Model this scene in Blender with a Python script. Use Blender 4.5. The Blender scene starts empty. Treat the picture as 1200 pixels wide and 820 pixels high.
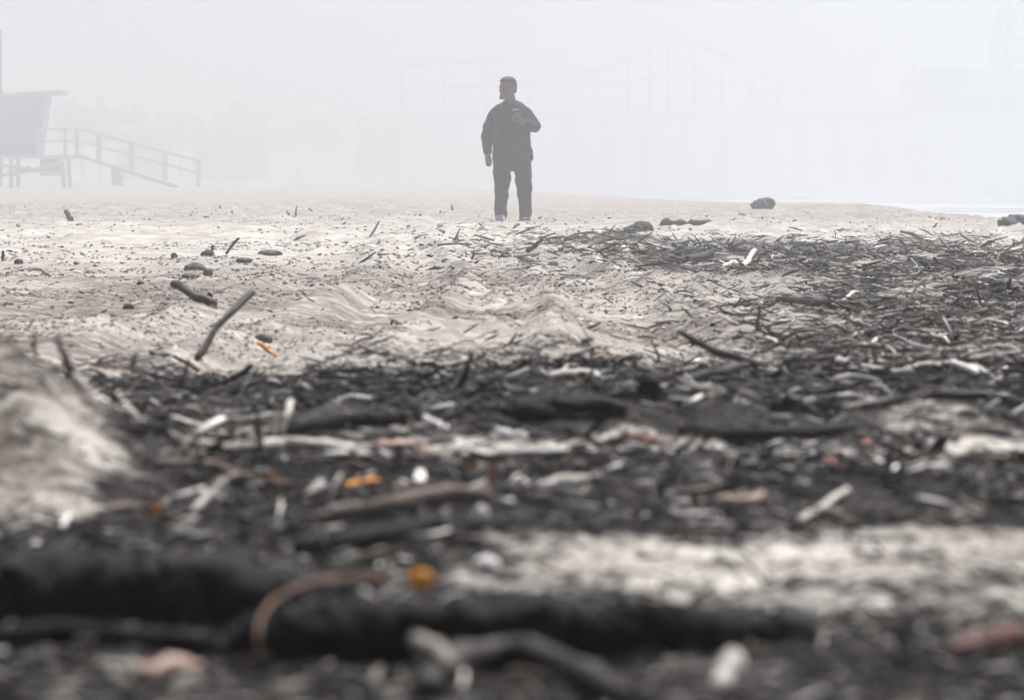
import bpy, bmesh, math, random
import numpy as np
from mathutils import Vector, Matrix

random.seed(7)
rng = np.random.default_rng(11)
SC = bpy.context.scene
COL = SC.collection
R = math.radians

# ------------------------------------------------------------------ camera, sky, sun, exposure
CAM_H = 0.30
cam_d = bpy.data.cameras.new('camera')
cam = bpy.data.objects.new('camera', cam_d)
COL.objects.link(cam)
cam.location = (0, 0, CAM_H)
cam.rotation_euler = (R(90 - 1.761), 0, 0)
cam_d.lens = 200
cam_d.sensor_fit = 'HORIZONTAL'
cam_d.sensor_width = 36
cam_d.clip_start = 0.05
cam_d.clip_end = 5000
cam_d.dof.use_dof = True
cam_d.dof.focus_distance = 36
cam_d.dof.aperture_fstop = 27
SC.camera = cam

SUN_EL, SUN_AZ = 57, 24            # azimuth from +Y towards +X
w = bpy.data.worlds.new('World')
SC.world = w
w.use_nodes = True
nt = w.node_tree
bg = nt.nodes['Background']
sky = nt.nodes.new('ShaderNodeTexSky')
sky.sky_type = 'NISHITA'
sky.sun_disc = False
sky.sun_elevation = R(SUN_EL)
sky.sun_rotation = R(SUN_AZ)
sky.dust_density = 3.0
nt.links.new(sky.outputs[0], bg.inputs[0])
bg.inputs[1].default_value = 0.05

sd = bpy.data.lights.new('sun', 'SUN')
sd.energy = 5.0
sd.angle = R(0.6)
sd.color = (1.0, 0.975, 0.95)
sun = bpy.data.objects.new('sun', sd)
COL.objects.link(sun)
sv = Vector((math.sin(R(SUN_AZ)) * math.cos(R(SUN_EL)), math.cos(R(SUN_AZ)) * math.cos(R(SUN_EL)), math.sin(R(SUN_EL))))
sun.rotation_euler = sv.to_track_quat('Z', 'Y').to_euler()
sun.location = (20, 40, 60)

SC.view_settings.view_transform = 'Standard'
SC.view_settings.look = 'None'
SC.view_settings.exposure = 0.60
SC.view_settings.gamma = 1
SC.view_settings.use_curve_mapping = False
SC.render.engine = 'CYCLES'
SC.cycles.use_denoising = True
SC.cycles.max_bounces = 8
SC.cycles.volume_bounces = 4
SC.cycles.diffuse_bounces = 3
SC.cycles.glossy_bounces = 2
SC.cycles.transmission_bounces = 2
SC.cycles.caustics_reflective = False
SC.cycles.caustics_refractive = False
HAZE_DENSITY = 0.0052
HAZE_G = 0.75

# ------------------------------------------------------------------ measuring the place
F = 6667.0
HOR = 205.0
TAB_PY = np.array([1000, 900, 820, 760, 700, 620, 540, 470, 420, 380, 340, 300, 275, 258, 240, 228, 222, 214.])
PACE_D = np.array([2.55, 2.92, 3.3, 3.7, 4.25, 5.25, 6.7, 9.0, 11.8, 15.5, 22.5, 36, 50, 67, 105, 180, 260, 420.])   # first survey of the distances
TAB_D = np.array([1.58, 1.80, 2.04, 2.29, 2.63, 3.27, 4.2, 5.85, 8.2, 11.8, 18.8, 33.5, 49, 67, 105, 180, 260, 420.])     # corrected ones
TAB_Z = CAM_H - (TAB_PY - HOR) * TAB_D / F


def d_of(py):
    return float(np.exp(np.interp(-py, -TAB_PY, np.log(TAB_D))))


def py_of(d):
    return np.interp(np.log(np.maximum(d, 1.4)), np.log(TAB_D), TAB_PY)


def dm(d):
    if d >= 67: return d
    return float(np.exp(np.interp(math.log(d), np.log(PACE_D), np.log(TAB_D))))


def P(px, py, d):
    d = dm(d)
    return Vector(((px - 600) * d / F, d, CAM_H - (py - HOR) * d / F))


def vnoise(x, y, seed=0):
    xi = np.floor(x); yi = np.floor(y)
    fx = x - xi; fy = y - yi
    fx = fx * fx * fx * (fx * (fx * 6 - 15) + 10); fy = fy * fy * fy * (fy * (fy * 6 - 15) + 10)
    xi = xi.astype(np.int64); yi = yi.astype(np.int64)

    def h(a, b):
        n = (a * 374761393 + b * 668265263 + seed * 982451653) & 0xffffffff
        n = ((n ^ (n >> 13)) * 1274126177) & 0xffffffff
        n = ((n ^ (n >> 16)) * 2246822519) & 0xffffffff
        return ((n ^ (n >> 15)) & 0xffffff) / float(0xffffff)
    return (h(xi, yi) * (1 - fx) + h(xi + 1, yi) * fx) * (1 - fy) + (h(xi, yi + 1) * (1 - fx) + h(xi + 1, yi + 1) * fx) * fy


def fbm(x, y, seed=0, octv=3):
    s = 0; a = 1; t = 0
    for i in range(octv):
        s = s + a * vnoise(x * 2 ** i + 17.3 * i, y * 2 ** i - 9.1 * i, seed + i)
        t += a; a *= 0.5
    return s / t


def sstep(a, b, x):
    t = np.clip((x - a) / (b - a), 0, 1)
    return t * t * (3 - 2 * t)


# how thickly the wrack covers the sand, as a function of where one stands on the beach
D_COLS = np.array([-600, 75, 195, 300, 450, 600, 750, 900, 1050, 1200, 1800.])
D_ROWS = np.array([225, 248, 262, 275, 290, 305, 330, 360, 390, 415, 438, 452, 478, 500, 513, 530, 546, 600, 620, 640, 680, 705, 735, 770, 800, 900.])
D_VAL = np.array([
    [.00, .00, .00, .00, .00, .00, .00, .00, .00, .00, .00],
    [.02, .02, .02, .03, .03, .04, .05, .05, .04, .04, .05],
    [.03, .03, .03, .05, .08, .05, .05, .06, .04, .05, .06],
    [.03, .03, .03, .03, .05, .10, .16, .22, .25, .25, .3],
    [.04, .04, .04, .05, .05, .30, .70, .75, .60, .55, .5],
    [.05, .05, .07, .08, .05, .28, .90, 1.0, .95, .90, .9],
    [.06, .06, .06, .05, .04, .06, .12, .35, .85, 1.0, 1.0],
    [.07, .07, .06, .05, .04, .04, .06, .40, .75, 1.0, 1.0],
    [.10, .10, .10, .07, .05, .05, .08, .50, .75, .90, .9],
    [.15, .15, .30, .12, .06, .08, .18, .70, .95, 1.0, 1.0],
    [.20, .20, .85, .60, .55, .70, .80, .95, 1.0, 1.0, 1.0],
    [.36, .36, .90, 1.0, 1.0, 1.0, 1.0, 1.0, 1.0, 1.0, 1.0],
    [.36, .36, .90, 1.0, 1.0, 1.0, 1.0, 1.0, 1.0, 1.0, 1.0],
    [.36, .36, .90, 1.0, 1.0, .95, 1.0, 1.0, .85, .70, .6],
    [.36, .36, .70, .45, .25, .22, .40, .40, .35, .20, .2],
    [.36, .36, .75, .45, .22, .22, .40, .45, .35, .20, .2],
    [.36, .36, .95, 1.0, .85, .85, 1.0, 1.0, 1.0, .95, .9],
    [.30, .30, 1.0, 1.0, 1.0, 1.0, 1.0, 1.0, 1.0, 1.0, 1.0],
    [.80, .80, .90, .90, 1.0, .95, .80, .75, .75, .75, .7],
    [.9, .9, .9, .9, .9, .28, .13, .14, .17, .17, .17],
    [.9, .9, .9, .9, .9, .38, .26, .28, .29, .29, .3],
    [.9, .9, .9, .9, .9, .80, .55, .45, .55, .65, .7],
    [.9, .9, .9, .9, .9, .90, .75, .65, .75, .9, .9],
    [.65, .65, .50, .62, .68, .72, .7, .72, .85, .9, .9],
    [.7, .7, .65, .7, .8, .8, .78, .78, .8, .85, .8],
    [.8, .8, .8, .8, .8, .8, .8, .8, .8, .8, .8]])


def dens(x, y):
    d = np.maximum(y, 1.4)
    px = 600 + F * x / d
    py = py_of(d)
    # ragged belt edges
    px = px + 60 * (vnoise(x / d * 40, np.log(d) * 16, 3) - .5)
    py = py + (py - 200) * 0.09 * (vnoise(x / d * 30, np.log(d) * 22, 5) - .5)
    ci = np.clip(np.interp(px, D_COLS, np.arange(len(D_COLS))), 0, len(D_COLS) - 1.001)
    ri = np.clip(np.interp(py, D_ROWS, np.arange(len(D_ROWS))), 0, len(D_ROWS) - 1.001)
    c0 = ci.astype(int); r0 = ri.astype(int); fc = ci - c0; fr = ri - r0
    v = (D_VAL[r0, c0] * (1 - fc) + D_VAL[r0, c0 + 1] * fc) * (1 - fr) + (D_VAL[r0 + 1, c0] * (1 - fc) + D_VAL[r0 + 1, c0 + 1] * fc) * fr
    cl = fbm(x / d * F / 95, np.log(d) * 30, 13, 2)
    v = v * np.where(v > .3, np.where(d < 7.6, .72, .45) + np.where(d < 7.6, .28, .55) * sstep(.34, .52, cl), .5 + 1.0 * cl)
    # the wrack thins out along the beach on both sides
    v = v * (1 - .92 * sstep(1500, 2300, px + 500 * (fbm(x / d * 30, np.log(d) * 9, 17, 2) - .5))) * (1 - .92 * sstep(400, 1100, -px))
    v = np.where(y < 1.4, .25, v)
    return v


MOUNDS = []   # x, y, sx, sy, h


def mound(px, py, wpx, sy, h):
    d = d_of(py)
    MOUNDS.append(((px - 600) * d / F, d, wpx * d / F, sy, h))


mound(535, 281, 75, 3.0, 0.085)
mound(470, 300, 90, 2.5, 0.055)
mound(330, 262, 45, 4, 0.07)
mound(470, 262, 40, 4, 0.07)
mound(230, 305, 60, 2, 0.03)
mound(330, 360, 120, 1.6, 0.03)
mound(90, 395, 150, 0.9, 0.03)
mound(900, 325, 70, 1.3, 0.05)
mound(850, 304, 110, 2.4, 0.06)
mound(1080, 318, 120, 2.0, 0.08)
mound(1200, 335, 110, 2.0, 0.07)
mound(740, 290, 70, 2.5, 0.05)
mound(820, 278, 110, 5, 0.025)
mound(110, 247, 170, 14, 0.10)
mound(430, 243, 120, 12, 0.12)
mound(1000, 246, 140, 10, 0.07)
mound(840, 500, 110, 0.16, 0.024)
mound(660, 500, 90, 0.2, 0.022)
mound(400, 500, 80, 0.2, 0.02)
mound(1100, 495, 110, 0.3, 0.02)
mound(1020, 585, 160, 0.18, 0.015)
mound(500, 610, 90, 0.2, 0.015)
# the sand heap beside the dark belt
MOUNDS += [(-0.372, 3.93, 0.115, 0.32, 0.078), (-0.305, 3.72, 0.05, 0.21, 0.022), (-0.49, 4.1, 0.124, 0.31, 0.062)]

_dd = np.array([40, 60, 70, 85, 110, 130, 180, 260, 420, 1500.])
_xe = np.array([9.5, 7.0, 6.2, 5.7, 5.0, 3.8, 2.0, -1.5, -8, -20.])


def rut(x, y, cx, w, depth):
    u = (x - cx) / w
    g = -depth * np.exp(-(u * u) ** 2) + depth * 0.75 * (np.exp(-((np.abs(u) - 1.55) / .38) ** 2))
    tread = depth * .18 * np.sin((y * 1.0 + np.abs(u) * w * 1.2) * 2 * np.pi / 0.11) * np.exp(-(u * u) ** 2)
    return g + tread


def height(x, y, detail=True):
    x = np.asarray(x, float); y = np.asarray(y, float)
    d = np.maximum(y, 1.4)
    s = x / d
    z = np.interp(np.log(d), np.log(TAB_D), TAB_Z)
    # towards the sea
    xe = np.interp(y, _dd, _xe)
    over = np.maximum(x - xe, 0)
    z = z - np.where(y > 35, np.minimum(over * 0.13, 3.0), np.minimum(over * .13 * sstep(20, 35, y), 3.0))
    for (mx, my, sx, sy, h) in MOUNDS:
        z = z + h * np.exp(-(((x - mx) / sx) ** 2 + ((y - my) / sy) ** 2))
    if detail:
        hp_ = np.exp(-(((x + .40) / .15) ** 2 + ((y - 3.87) / .43) ** 2))
        z = z + hp_ * (.022 * (fbm(x * 26, y * 15, 71, 3) - .5) + .016 * (fbm(x * 72, y * 42, 73, 2) - .5))
        near = 1 - sstep(60, 140, y)
        side = 1 - sstep(0.14, 0.6, np.abs(s))
        fade = near * side * sstep(0.3, 1.2, y)
        fade = fade * (1 - .9 * np.exp(-((x / .8) ** 4 + ((y - 62) / 10) ** 4)))
        D = dens(x, y)
        k = np.clip(d / 20.0, 0.12, 2.2)
        z = z + fade * k * 0.055 * (fbm(x * 1.1 / k, y * 0.7 / k, 21) - .5)
        sandy = 1 - .6 * D
        z = z + fade * k * 0.026 * sandy * (fbm(x * 5 / k, y * 3.2 / k, 31, 2) - .5)
        cl = fbm(x * 17 / k ** .7, y * 6.5 / k ** .7, 41, 2)
        amt = sstep(.35, .65, fbm(x * .8 / k, y * .5 / k, 51, 2))
        m = sstep(6.8, 8.3, y) * (1 - sstep(36, 42, y)) * (1 - .8 * D)
        c1 = 0.30 - 0.005 * np.maximum(20 - y, 0) - 0.0125 * np.maximum(y - 20, 0) - 0.010 * np.maximum(y - 24, 0)
        inr = m * sum(np.exp(-(((x - c_) / .13) ** 2) ** 2) for c_ in (c1, c1 - .62, -0.75 - 0.02 * (y - 20)))
        z = z + (1 - .85 * np.clip(inr, 0, 1)) * fade * k ** .7 * sandy * (0.014 + 0.040 * amt) * np.maximum(cl - .48, -.12)
        # heaped wrack
        z = z + fade * k * 0.045 * D * np.maximum(fbm(x * 6 / k, y * 3.5 / k, 61, 3) - .42, 0)
        # wheel ruts
        m = sstep(6.8, 8.3, y) * (1 - sstep(36, 42, y)) * (1 - .8 * D)
        c1 = 0.30 - 0.005 * np.maximum(20 - y, 0) - 0.0125 * np.maximum(y - 20, 0) - 0.010 * np.maximum(y - 24, 0)
        z = z + m * rut(x, y, c1, 0.11, 0.034)
        c2 = c1 - 0.62
        z = z + m * rut(x, y, c2, 0.11, 0.030)
        c3 = -0.75 - 0.02 * (y - 20)
        z = z + m * rut(x, y, c3, 0.12, 0.022)
    return z


def hz(x, y):
    return float(height(np.array([x]), np.array([y]))[0])


def G(px, py, lift=0.0):
    d = d_of(py)
    x = (px - 600) * d / F
    return Vector((x, d, hz(x, d) + lift))


# ------------------------------------------------------------------ helpers
def tag(o, label=None, cat=None, group=None, kind=None):
    if label: o['label'] = label
    if cat: o['category'] = cat
    if group: o['group'] = group
    if kind: o['kind'] = kind
    return o


def link(name, me, mat=None, parent=None):
    o = bpy.data.objects.new(name, me)
    COL.objects.link(o)
    if mat is not None and me is not None and len(me.materials) == 0:
        me.materials.append(mat)
    if parent is not None:
        o.parent = parent
    return o


def empty(name, loc=(0, 0, 0)):
    o = bpy.data.objects.new(name, None)
    o.empty_display_size = 0.1
    COL.objects.link(o)
    o.location = loc
    return o


def np_mesh(name, V, Q, smooth=False, cols=None):
    me = bpy.data.meshes.new(name)
    n = len(Q); k = Q.shape[1]
    me.vertices.add(len(V)); me.vertices.foreach_set('co', V.astype(np.float32).ravel())
    me.loops.add(n * k); me.loops.foreach_set('vertex_index', Q.astype(np.int32).ravel())
    me.polygons.add(n); me.polygons.foreach_set('loop_start', np.arange(0, n * k, k, dtype=np.int32))
    if smooth: me.polygons.foreach_set('use_smooth', np.ones(n, dtype=bool))
    me.update(calc_edges=True)
    if cols is not None:
        for nm, arr in cols.items():
            if arr.ndim == 1:
                a = me.attributes.new(nm, 'FLOAT', 'POINT'); a.data.foreach_set('value', arr.astype(np.float32))
            else:
                a = me.attributes.new(nm, 'FLOAT_COLOR', 'POINT')
                c4 = np.ones((len(arr), 4), np.float32); c4[:, :3] = arr
                a.data.foreach_set('color', c4.ravel())
    return me


def pydata(name, V, Fc, smooth=False):
    me = bpy.data.meshes.new(name)
    me.from_pydata([tuple(v) for v in V], [], Fc)
    if smooth:
        me.polygons.foreach_set('use_smooth', [True] * len(me.polygons))
    me.update()
    return me


class MB:
    """collects boxes, bars and tubes into one mesh"""
    def __init__(s): s.V = []; s.F = []

    def add(s, V, Fc):
        b = len(s.V); s.V += [tuple(v) for v in V]; s.F += [tuple(i + b for i in f) for f in Fc]; return s

    def hexa(s, c):
        return s.add(c, [(0, 3, 2, 1), (4, 5, 6, 7), (0, 1, 5, 4), (1, 2, 6, 5), (2, 3, 7, 6), (3, 0, 4, 7)])

    def box(s, x0, x1, y0, y1, z0, z1):
        return s.hexa([(x0, y0, z0), (x1, y0, z0), (x1, y1, z0), (x0, y1, z0), (x0, y0, z1), (x1, y0, z1), (x1, y1, z1), (x0, y1, z1)])

    def bar(s, a, b, w, h=None):
        a = Vector(a); b = Vector(b); h = h or w
        d = (b - a).normalized()
        up = Vector((0, 0, 1)) if abs(d.z) < .95 else Vector((0, 1, 0))
        r = d.cross(up).normalized() * w / 2; u = r.cross(d).normalized() * h / 2
        return s.hexa([a - r - u, a + r - u, b + r - u, b - r - u, a - r + u, a + r + u, b + r + u, b - r + u])

    def tube(s, pts, rad, n=8, cap=True):
        V, Fc = tube_data(pts, rad, n, cap)
        return s.add(V, Fc)

    def build(s, name, mat, parent=None, smooth=False):
        return link(name, pydata(name, s.V, s.F, smooth), mat, parent)


def tube_data(pts, rad, n=8, cap=True, lump=0.0, seed=0, flat=1.0):
    pts = [Vector(p) for p in pts]
    m = len(pts)
    rad = [rad] * m if np.isscalar(rad) else list(rad)
    rr = random.Random(seed)
    V = []; Fc = []
    ref = None
    for i, p in enumerate(pts):
        t = (pts[min(i + 1, m - 1)] - pts[max(i - 1, 0)]).normalized()
        if ref is None:
            up = Vector((0, 0, 1)) if abs(t.z) < .9 else Vector((0, 1, 0))
            ref = t.cross(up).normalized()
        else:
            ref = (ref - t * ref.dot(t)).normalized()
        u = t.cross(ref)
        for k in range(n):
            a = 2 * math.pi * k / n
            r = rad[i] * (1 + lump * (rr.random() - .5) * 2)
            V.append(p + ref * (r * math.cos(a)) + u * (r * flat * math.sin(a)))
    for i in range(m - 1):
        for k in range(n):
            Fc.append((i * n + k, i * n + (k + 1) % n, (i + 1) * n + (k + 1) % n, (i + 1) * n + k))
    if cap:
        Fc.append(tuple(range(n - 1, -1, -1)))
        Fc.append(tuple((m - 1) * n + k for k in range(n)))
    return V, Fc


# ------------------------------------------------------------------ materials
def new_mat(name):
    m = bpy.data.materials.new(name); m.use_nodes = True
    t = m.node_tree
    return m, t, t.nodes['Principled BSDF'], t.nodes, t.links


def ramp_mat(name, c0, c1, rough=0.85, scale=8.0, bump=0.25, bscale=40.0, stretch=(1, 1, 1), rand=0.35, dist=0.01, spec=.15):
    m, t, b, N, L = new_mat(name)
    tc = N.new('ShaderNodeTexCoord'); mp = N.new('ShaderNodeMapping'); mp.inputs['Scale'].default_value = stretch
    L.new(tc.outputs['Object'], mp.inputs[0])
    n1 = N.new('ShaderNodeTexNoise'); n1.inputs['Scale'].default_value = scale; n1.inputs['Detail'].default_value = 5
    L.new(mp.outputs[0], n1.inputs['Vector'])
    r = N.new('ShaderNodeValToRGB'); r.color_ramp.elements[0].position = .3; r.color_ramp.elements[1].position = .72
    r.color_ramp.elements[0].color = (*c0, 1); r.color_ramp.elements[1].color = (*c1, 1)
    L.new(n1.outputs['Fac'], r.inputs[0])
    oi = N.new('ShaderNodeObjectInfo')
    mr = N.new('ShaderNodeMapRange'); mr.inputs['To Min'].default_value = 1 - rand; mr.inputs['To Max'].default_value = 1 + rand
    L.new(oi.outputs['Random'], mr.inputs['Value'])
    hs = N.new('ShaderNodeHueSaturation'); L.new(r.outputs[0], hs.inputs['Color']); L.new(mr.outputs[0], hs.inputs['Value'])
    L.new(hs.outputs[0], b.inputs['Base Color'])
    b.inputs['Roughness'].default_value = rough
    b.inputs['Specular IOR Level'].default_value = spec
    if bump:
        n2 = N.new('ShaderNodeTexNoise'); n2.inputs['Scale'].default_value = bscale; n2.inputs['Detail'].default_value = 4
        L.new(mp.outputs[0], n2.inputs['Vector'])
        bp = N.new('ShaderNodeBump'); bp.inputs['Strength'].default_value = bump; bp.inputs['Distance'].default_value = dist
        L.new(n2.outputs['Fac'], bp.inputs['Height']); L.new(bp.outputs[0], b.inputs['Normal'])
    return m


def sand_material():
    m, t, b, N, L = new_mat('sand')
    tc = N.new('ShaderNodeTexCoord')
    a = N.new('ShaderNodeAttribute'); a.attribute_name = 'litter'

    def noise(sc, det, v=None, rough=.6):
        n = N.new('ShaderNodeTexNoise'); n.inputs['Scale'].default_value = sc; n.inputs['Detail'].default_value = det
        n.inputs['Roughness'].default_value = rough
        L.new(tc.outputs['Object'], n.inputs['Vector']); return n
    n1 = noise(3.0, 6)
    r1 = N.new('ShaderNodeValToRGB')
    r1.color_ramp.elements[0].position = .36; r1.color_ramp.elements[0].color = (.33, .296, .262, 1)
    r1.color_ramp.elements[1].position = .66; r1.color_ramp.elements[1].color = (.64, .60, .548, 1)
    L.new(n1.outputs['Fac'], r1.inputs[0])
    # dark grit sprinkled through the dry sand
    n2 = noise(45, 3, rough=.7)
    r2 = N.new('ShaderNodeValToRGB')
    r2.color_ramp.elements[0].position = .57; r2.color_ramp.elements[0].color = (0, 0, 0, 1)
    r2.color_ramp.elements[1].position = .68; r2.color_ramp.elements[1].color = (.8, .8, .8, 1)
    L.new(n2.outputs['Fac'], r2.inputs[0])
    mx = N.new('ShaderNodeMix'); mx.data_type = 'RGBA'
    L.new(r2.outputs[0], mx.inputs['Factor']); L.new(r1.outputs[0], mx.inputs['A'])
    mx.inputs['B'].default_value = (.10, .08, .068, 1)
    a2 = N.new('ShaderNodeAttribute'); a2.attribute_name = 'churn_shade'
    n5 = noise(9, 6, rough=.75)
    r5 = N.new('ShaderNodeValToRGB'); r5.color_ramp.elements[0].position = .40; r5.color_ramp.elements[1].position = .57
    L.new(n5.outputs['Fac'], r5.inputs[0])
    mu = N.new('ShaderNodeMath'); mu.operation = 'MULTIPLY'; mu.use_clamp = True
    L.new(r5.outputs[0], mu.inputs[0]); L.new(a2.outputs['Fac'], mu.inputs[1])
    m5 = N.new('ShaderNodeMix'); m5.data_type = 'RGBA'
    L.new(mu.outputs[0], m5.inputs['Factor']); L.new(mx.outputs['Result'], m5.inputs['A']); m5.inputs['B'].default_value = (.15, .123, .103, 1)  # dark tone for churned damp sand, mid-beach shadow and dimmed far sand
    mx = m5
    # black mat of rotted wrack
    n3 = noise(46, 4, rough=.65)
    ad = N.new('ShaderNodeMath'); ad.operation = 'ADD'
    L.new(a.outputs['Fac'], ad.inputs[0]); L.new(n3.outputs['Fac'], ad.inputs[1])
    mr = N.new('ShaderNodeMapRange'); mr.inputs['From Min'].default_value = .80; mr.inputs['From Max'].default_value = .97
    L.new(ad.outputs[0], mr.inputs['Value'])
    n4 = noise(60, 3)
    r4 = N.new('ShaderNodeValToRGB')
    r4.color_ramp.elements[0].position = .35; r4.color_ramp.elements[0].color = (.007, .006, .006, 1)
    r4.color_ramp.elements[1].position = .75; r4.color_ramp.elements[1].color = (.04, .031, .027, 1)
    L.new(n4.outputs['Fac'], r4.inputs[0])
    m2 = N.new('ShaderNodeMix'); m2.data_type = 'RGBA'
    L.new(mr.outputs[0], m2.inputs['Factor']); L.new(mx.outputs['Result'], m2.inputs['A']); L.new(r4.outputs[0], m2.inputs['B'])
    L.new(m2.outputs['Result'], b.inputs['Base Color'])
    b.inputs['Roughness'].default_value = .93
    b.inputs['Specular IOR Level'].default_value = .2
    nb = noise(42, 5, rough=.7)
    bp = N.new('ShaderNodeBump'); bp.inputs['Strength'].default_value = .75; bp.inputs['Distance'].default_value = .022
    L.new(nb.outputs['Fac'], bp.inputs['Height']); L.new(bp.outputs[0], b.inputs['Normal'])
    return m


def tint_mat(name, rough=.6, spec=.4):
    m, t, b, N, L = new_mat(name)
    a = N.new('ShaderNodeAttribute'); a.attribute_name = 'tint'
    tc = N.new('ShaderNodeTexCoord')
    n = N.new('ShaderNodeTexNoise'); n.inputs['Scale'].default_value = 60; n.inputs['Detail'].default_value = 3
    L.new(tc.outputs['Object'], n.inputs['Vector'])
    mr = N.new('ShaderNodeMapRange'); mr.inputs['To Min'].default_value = .55; mr.inputs['To Max'].default_value = 1.4
    L.new(n.outputs['Fac'], mr.inputs['Value'])
    hs = N.new('ShaderNodeHueSaturation'); L.new(a.outputs['Color'], hs.inputs['Color']); L.new(mr.outputs[0], hs.inputs['Value'])
    L.new(hs.outputs[0], b.inputs['Base Color'])
    b.inputs['Roughness'].default_value = rough
    b.inputs['Specular IOR Level'].default_value = spec
    return m


ST = (1, 1, 1)
M = dict(
    sand=sand_material(),
    litter=tint_mat('wrack_litter', .75, .14),
    clod=tint_mat('sand_clod', .95, .2),
    char=ramp_mat('charred_wood', (.006, .0055, .0055), (.017, .015, .015), .85, 25, .6, 90, rand=.3, dist=.004),
    dark=ramp_mat('dark_wet_wood', (.012, .010, .0095), (.038, .029, .025), .6, 30, .5, 120, rand=.4, dist=.004),
    brown=ramp_mat('brown_wood', (.07, .050, .040), (.19, .145, .115), .7, 30, .5, 120, rand=.35, dist=.004),
    grey=ramp_mat('weathered_wood', (.16, .135, .12), (.34, .30, .265), .75, 30, .4, 120, rand=.3, dist=.003),
    pale=ramp_mat('bleached_wood', (.40, .355, .31), (.66, .61, .56), .7, 30, .35, 120, rand=.2, dist=.003),
    white=ramp_mat('white_bleached_wood', (.66, .62, .60), (.80, .78, .76), .55, 30, .2, 120, rand=.05, dist=.002),
    red=ramp_mat('reddish_wood', (.10, .045, .035), (.22, .11, .088), .6, 30, .4, 120, rand=.2, dist=.003),
    pink=ramp_mat('peeled_wood', (.36, .24, .19), (.52, .38, .31), .6, 30, .3, 100, rand=.1, dist=.003),
    orange=ramp_mat('orange_kelp', (.55, .18, .01), (.85, .36, .03), .4, 40, .3, 90, rand=.15, dist=.002),
    rust=ramp_mat('rust_red', (.035, .009, .006), (.10, .030, .018), .6, 40, .4, 90, rand=.1, dist=.003),
    kelp=ramp_mat('brown_kelp', (.05, .022, .012), (.24, .12, .06), .4, 40, .2, 90, rand=.1, dist=.002),
    stone=ramp_mat('dark_stone', (.035, .033, .033), (.10, .095, .09), .75, 14, .5, 50, rand=.3, dist=.006),
    clump=ramp_mat('kelp_clump', (.015, .014, .014), (.05, .045, .04), .7, 20, .6, 60, rand=.2, dist=.02),
    tower=ramp_mat('tower_paint', (.20, .23, .33), (.25, .28, .39), .6, 1.5, .1, 20, rand=.02),
    towertrim=ramp_mat('tower_timber', (.42, .43, .46), (.50, .51, .54), .7, 2, .2, 30, rand=.02),
    glass=ramp_mat('dark_glass', (.03, .035, .04), (.05, .055, .06), .1, 2, 0, rand=.02),
    steel=ramp_mat('painted_steel', (.12, .12, .13), (.20, .20, .21), .5, 1, .05, 10, rand=.05),
    wheelp=ramp_mat('ride_paint', (.02, .02, .03), (.05, .05, .06), .5, 1, .05, 10, rand=.05),
    timber=ramp_mat('pier_timber', (.07, .06, .05), (.15, .12, .10), .8, .5, .2, 10, rand=.2),
    haze_pale=ramp_mat('pier_haze_tone', (.52, .52, .52), (.62, .62, .61), .9, .3, .1, 10, rand=.05),  # deck and piles coloured pale so they fade as if in thicker haze
    stucco=ramp_mat('grey_stucco', (.25, .25, .25), (.34, .33, .32), .9, .3, .1, 10, rand=.2),
    roof=ramp_mat('dark_roof', (.07, .07, .08), (.12, .12, .13), .8, .4, .1, 10, rand=.1),
    whiteroof=ramp_mat('white_roof', (.74, .74, .74), (.82, .82, .82), .5, .4, .05, 10, rand=.02),
    leaf=ramp_mat('tree_leaves', (.025, .04, .018), (.075, .10, .045), .7, .8, 0, rand=.25),
    bark=ramp_mat('tree_bark', (.06, .045, .035), (.14, .11, .09), .9, 2, .3, 12, rand=.1),
    skin=ramp_mat('skin', (.15, .092, .07), (.19, .12, .092), .55, 30, .05, 200, rand=0),
    hair=ramp_mat('dark_hair', (.014, .011, .010), (.03, .023, .02), .5, 80, .6, 200, rand=0, dist=.004),
    shirt=ramp_mat('navy_shirt', (.013, .017, .030), (.022, .027, .044), .85, 12, .25, 60, rand=0, dist=.006),
    trousers=ramp_mat('navy_trousers', (.018, .022, .036), (.028, .033, .052), .85, 12, .25, 50, rand=0, dist=.006),
    shoe=ramp_mat('pale_shoe', (.55, .54, .53), (.70, .69, .68), .5, 30, .1, 100, rand=0),
    black=ramp_mat('black_plastic', (.012, .012, .013), (.02, .02, .022), .35, 30, 0, rand=0),
    bar_pale=ramp_mat('bright_bar', (.72, .71, .69), (.80, .79, .77), .3, 30, 0, rand=0),
    eye=ramp_mat('eye', (.05, .04, .04), (.08, .06, .05), .3, 30, 0, rand=0),
    bin=ramp_mat('bin_plastic', (.10, .10, .11), (.15, .15, .16), .6, 3, .05, 20, rand=.05),
)


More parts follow.
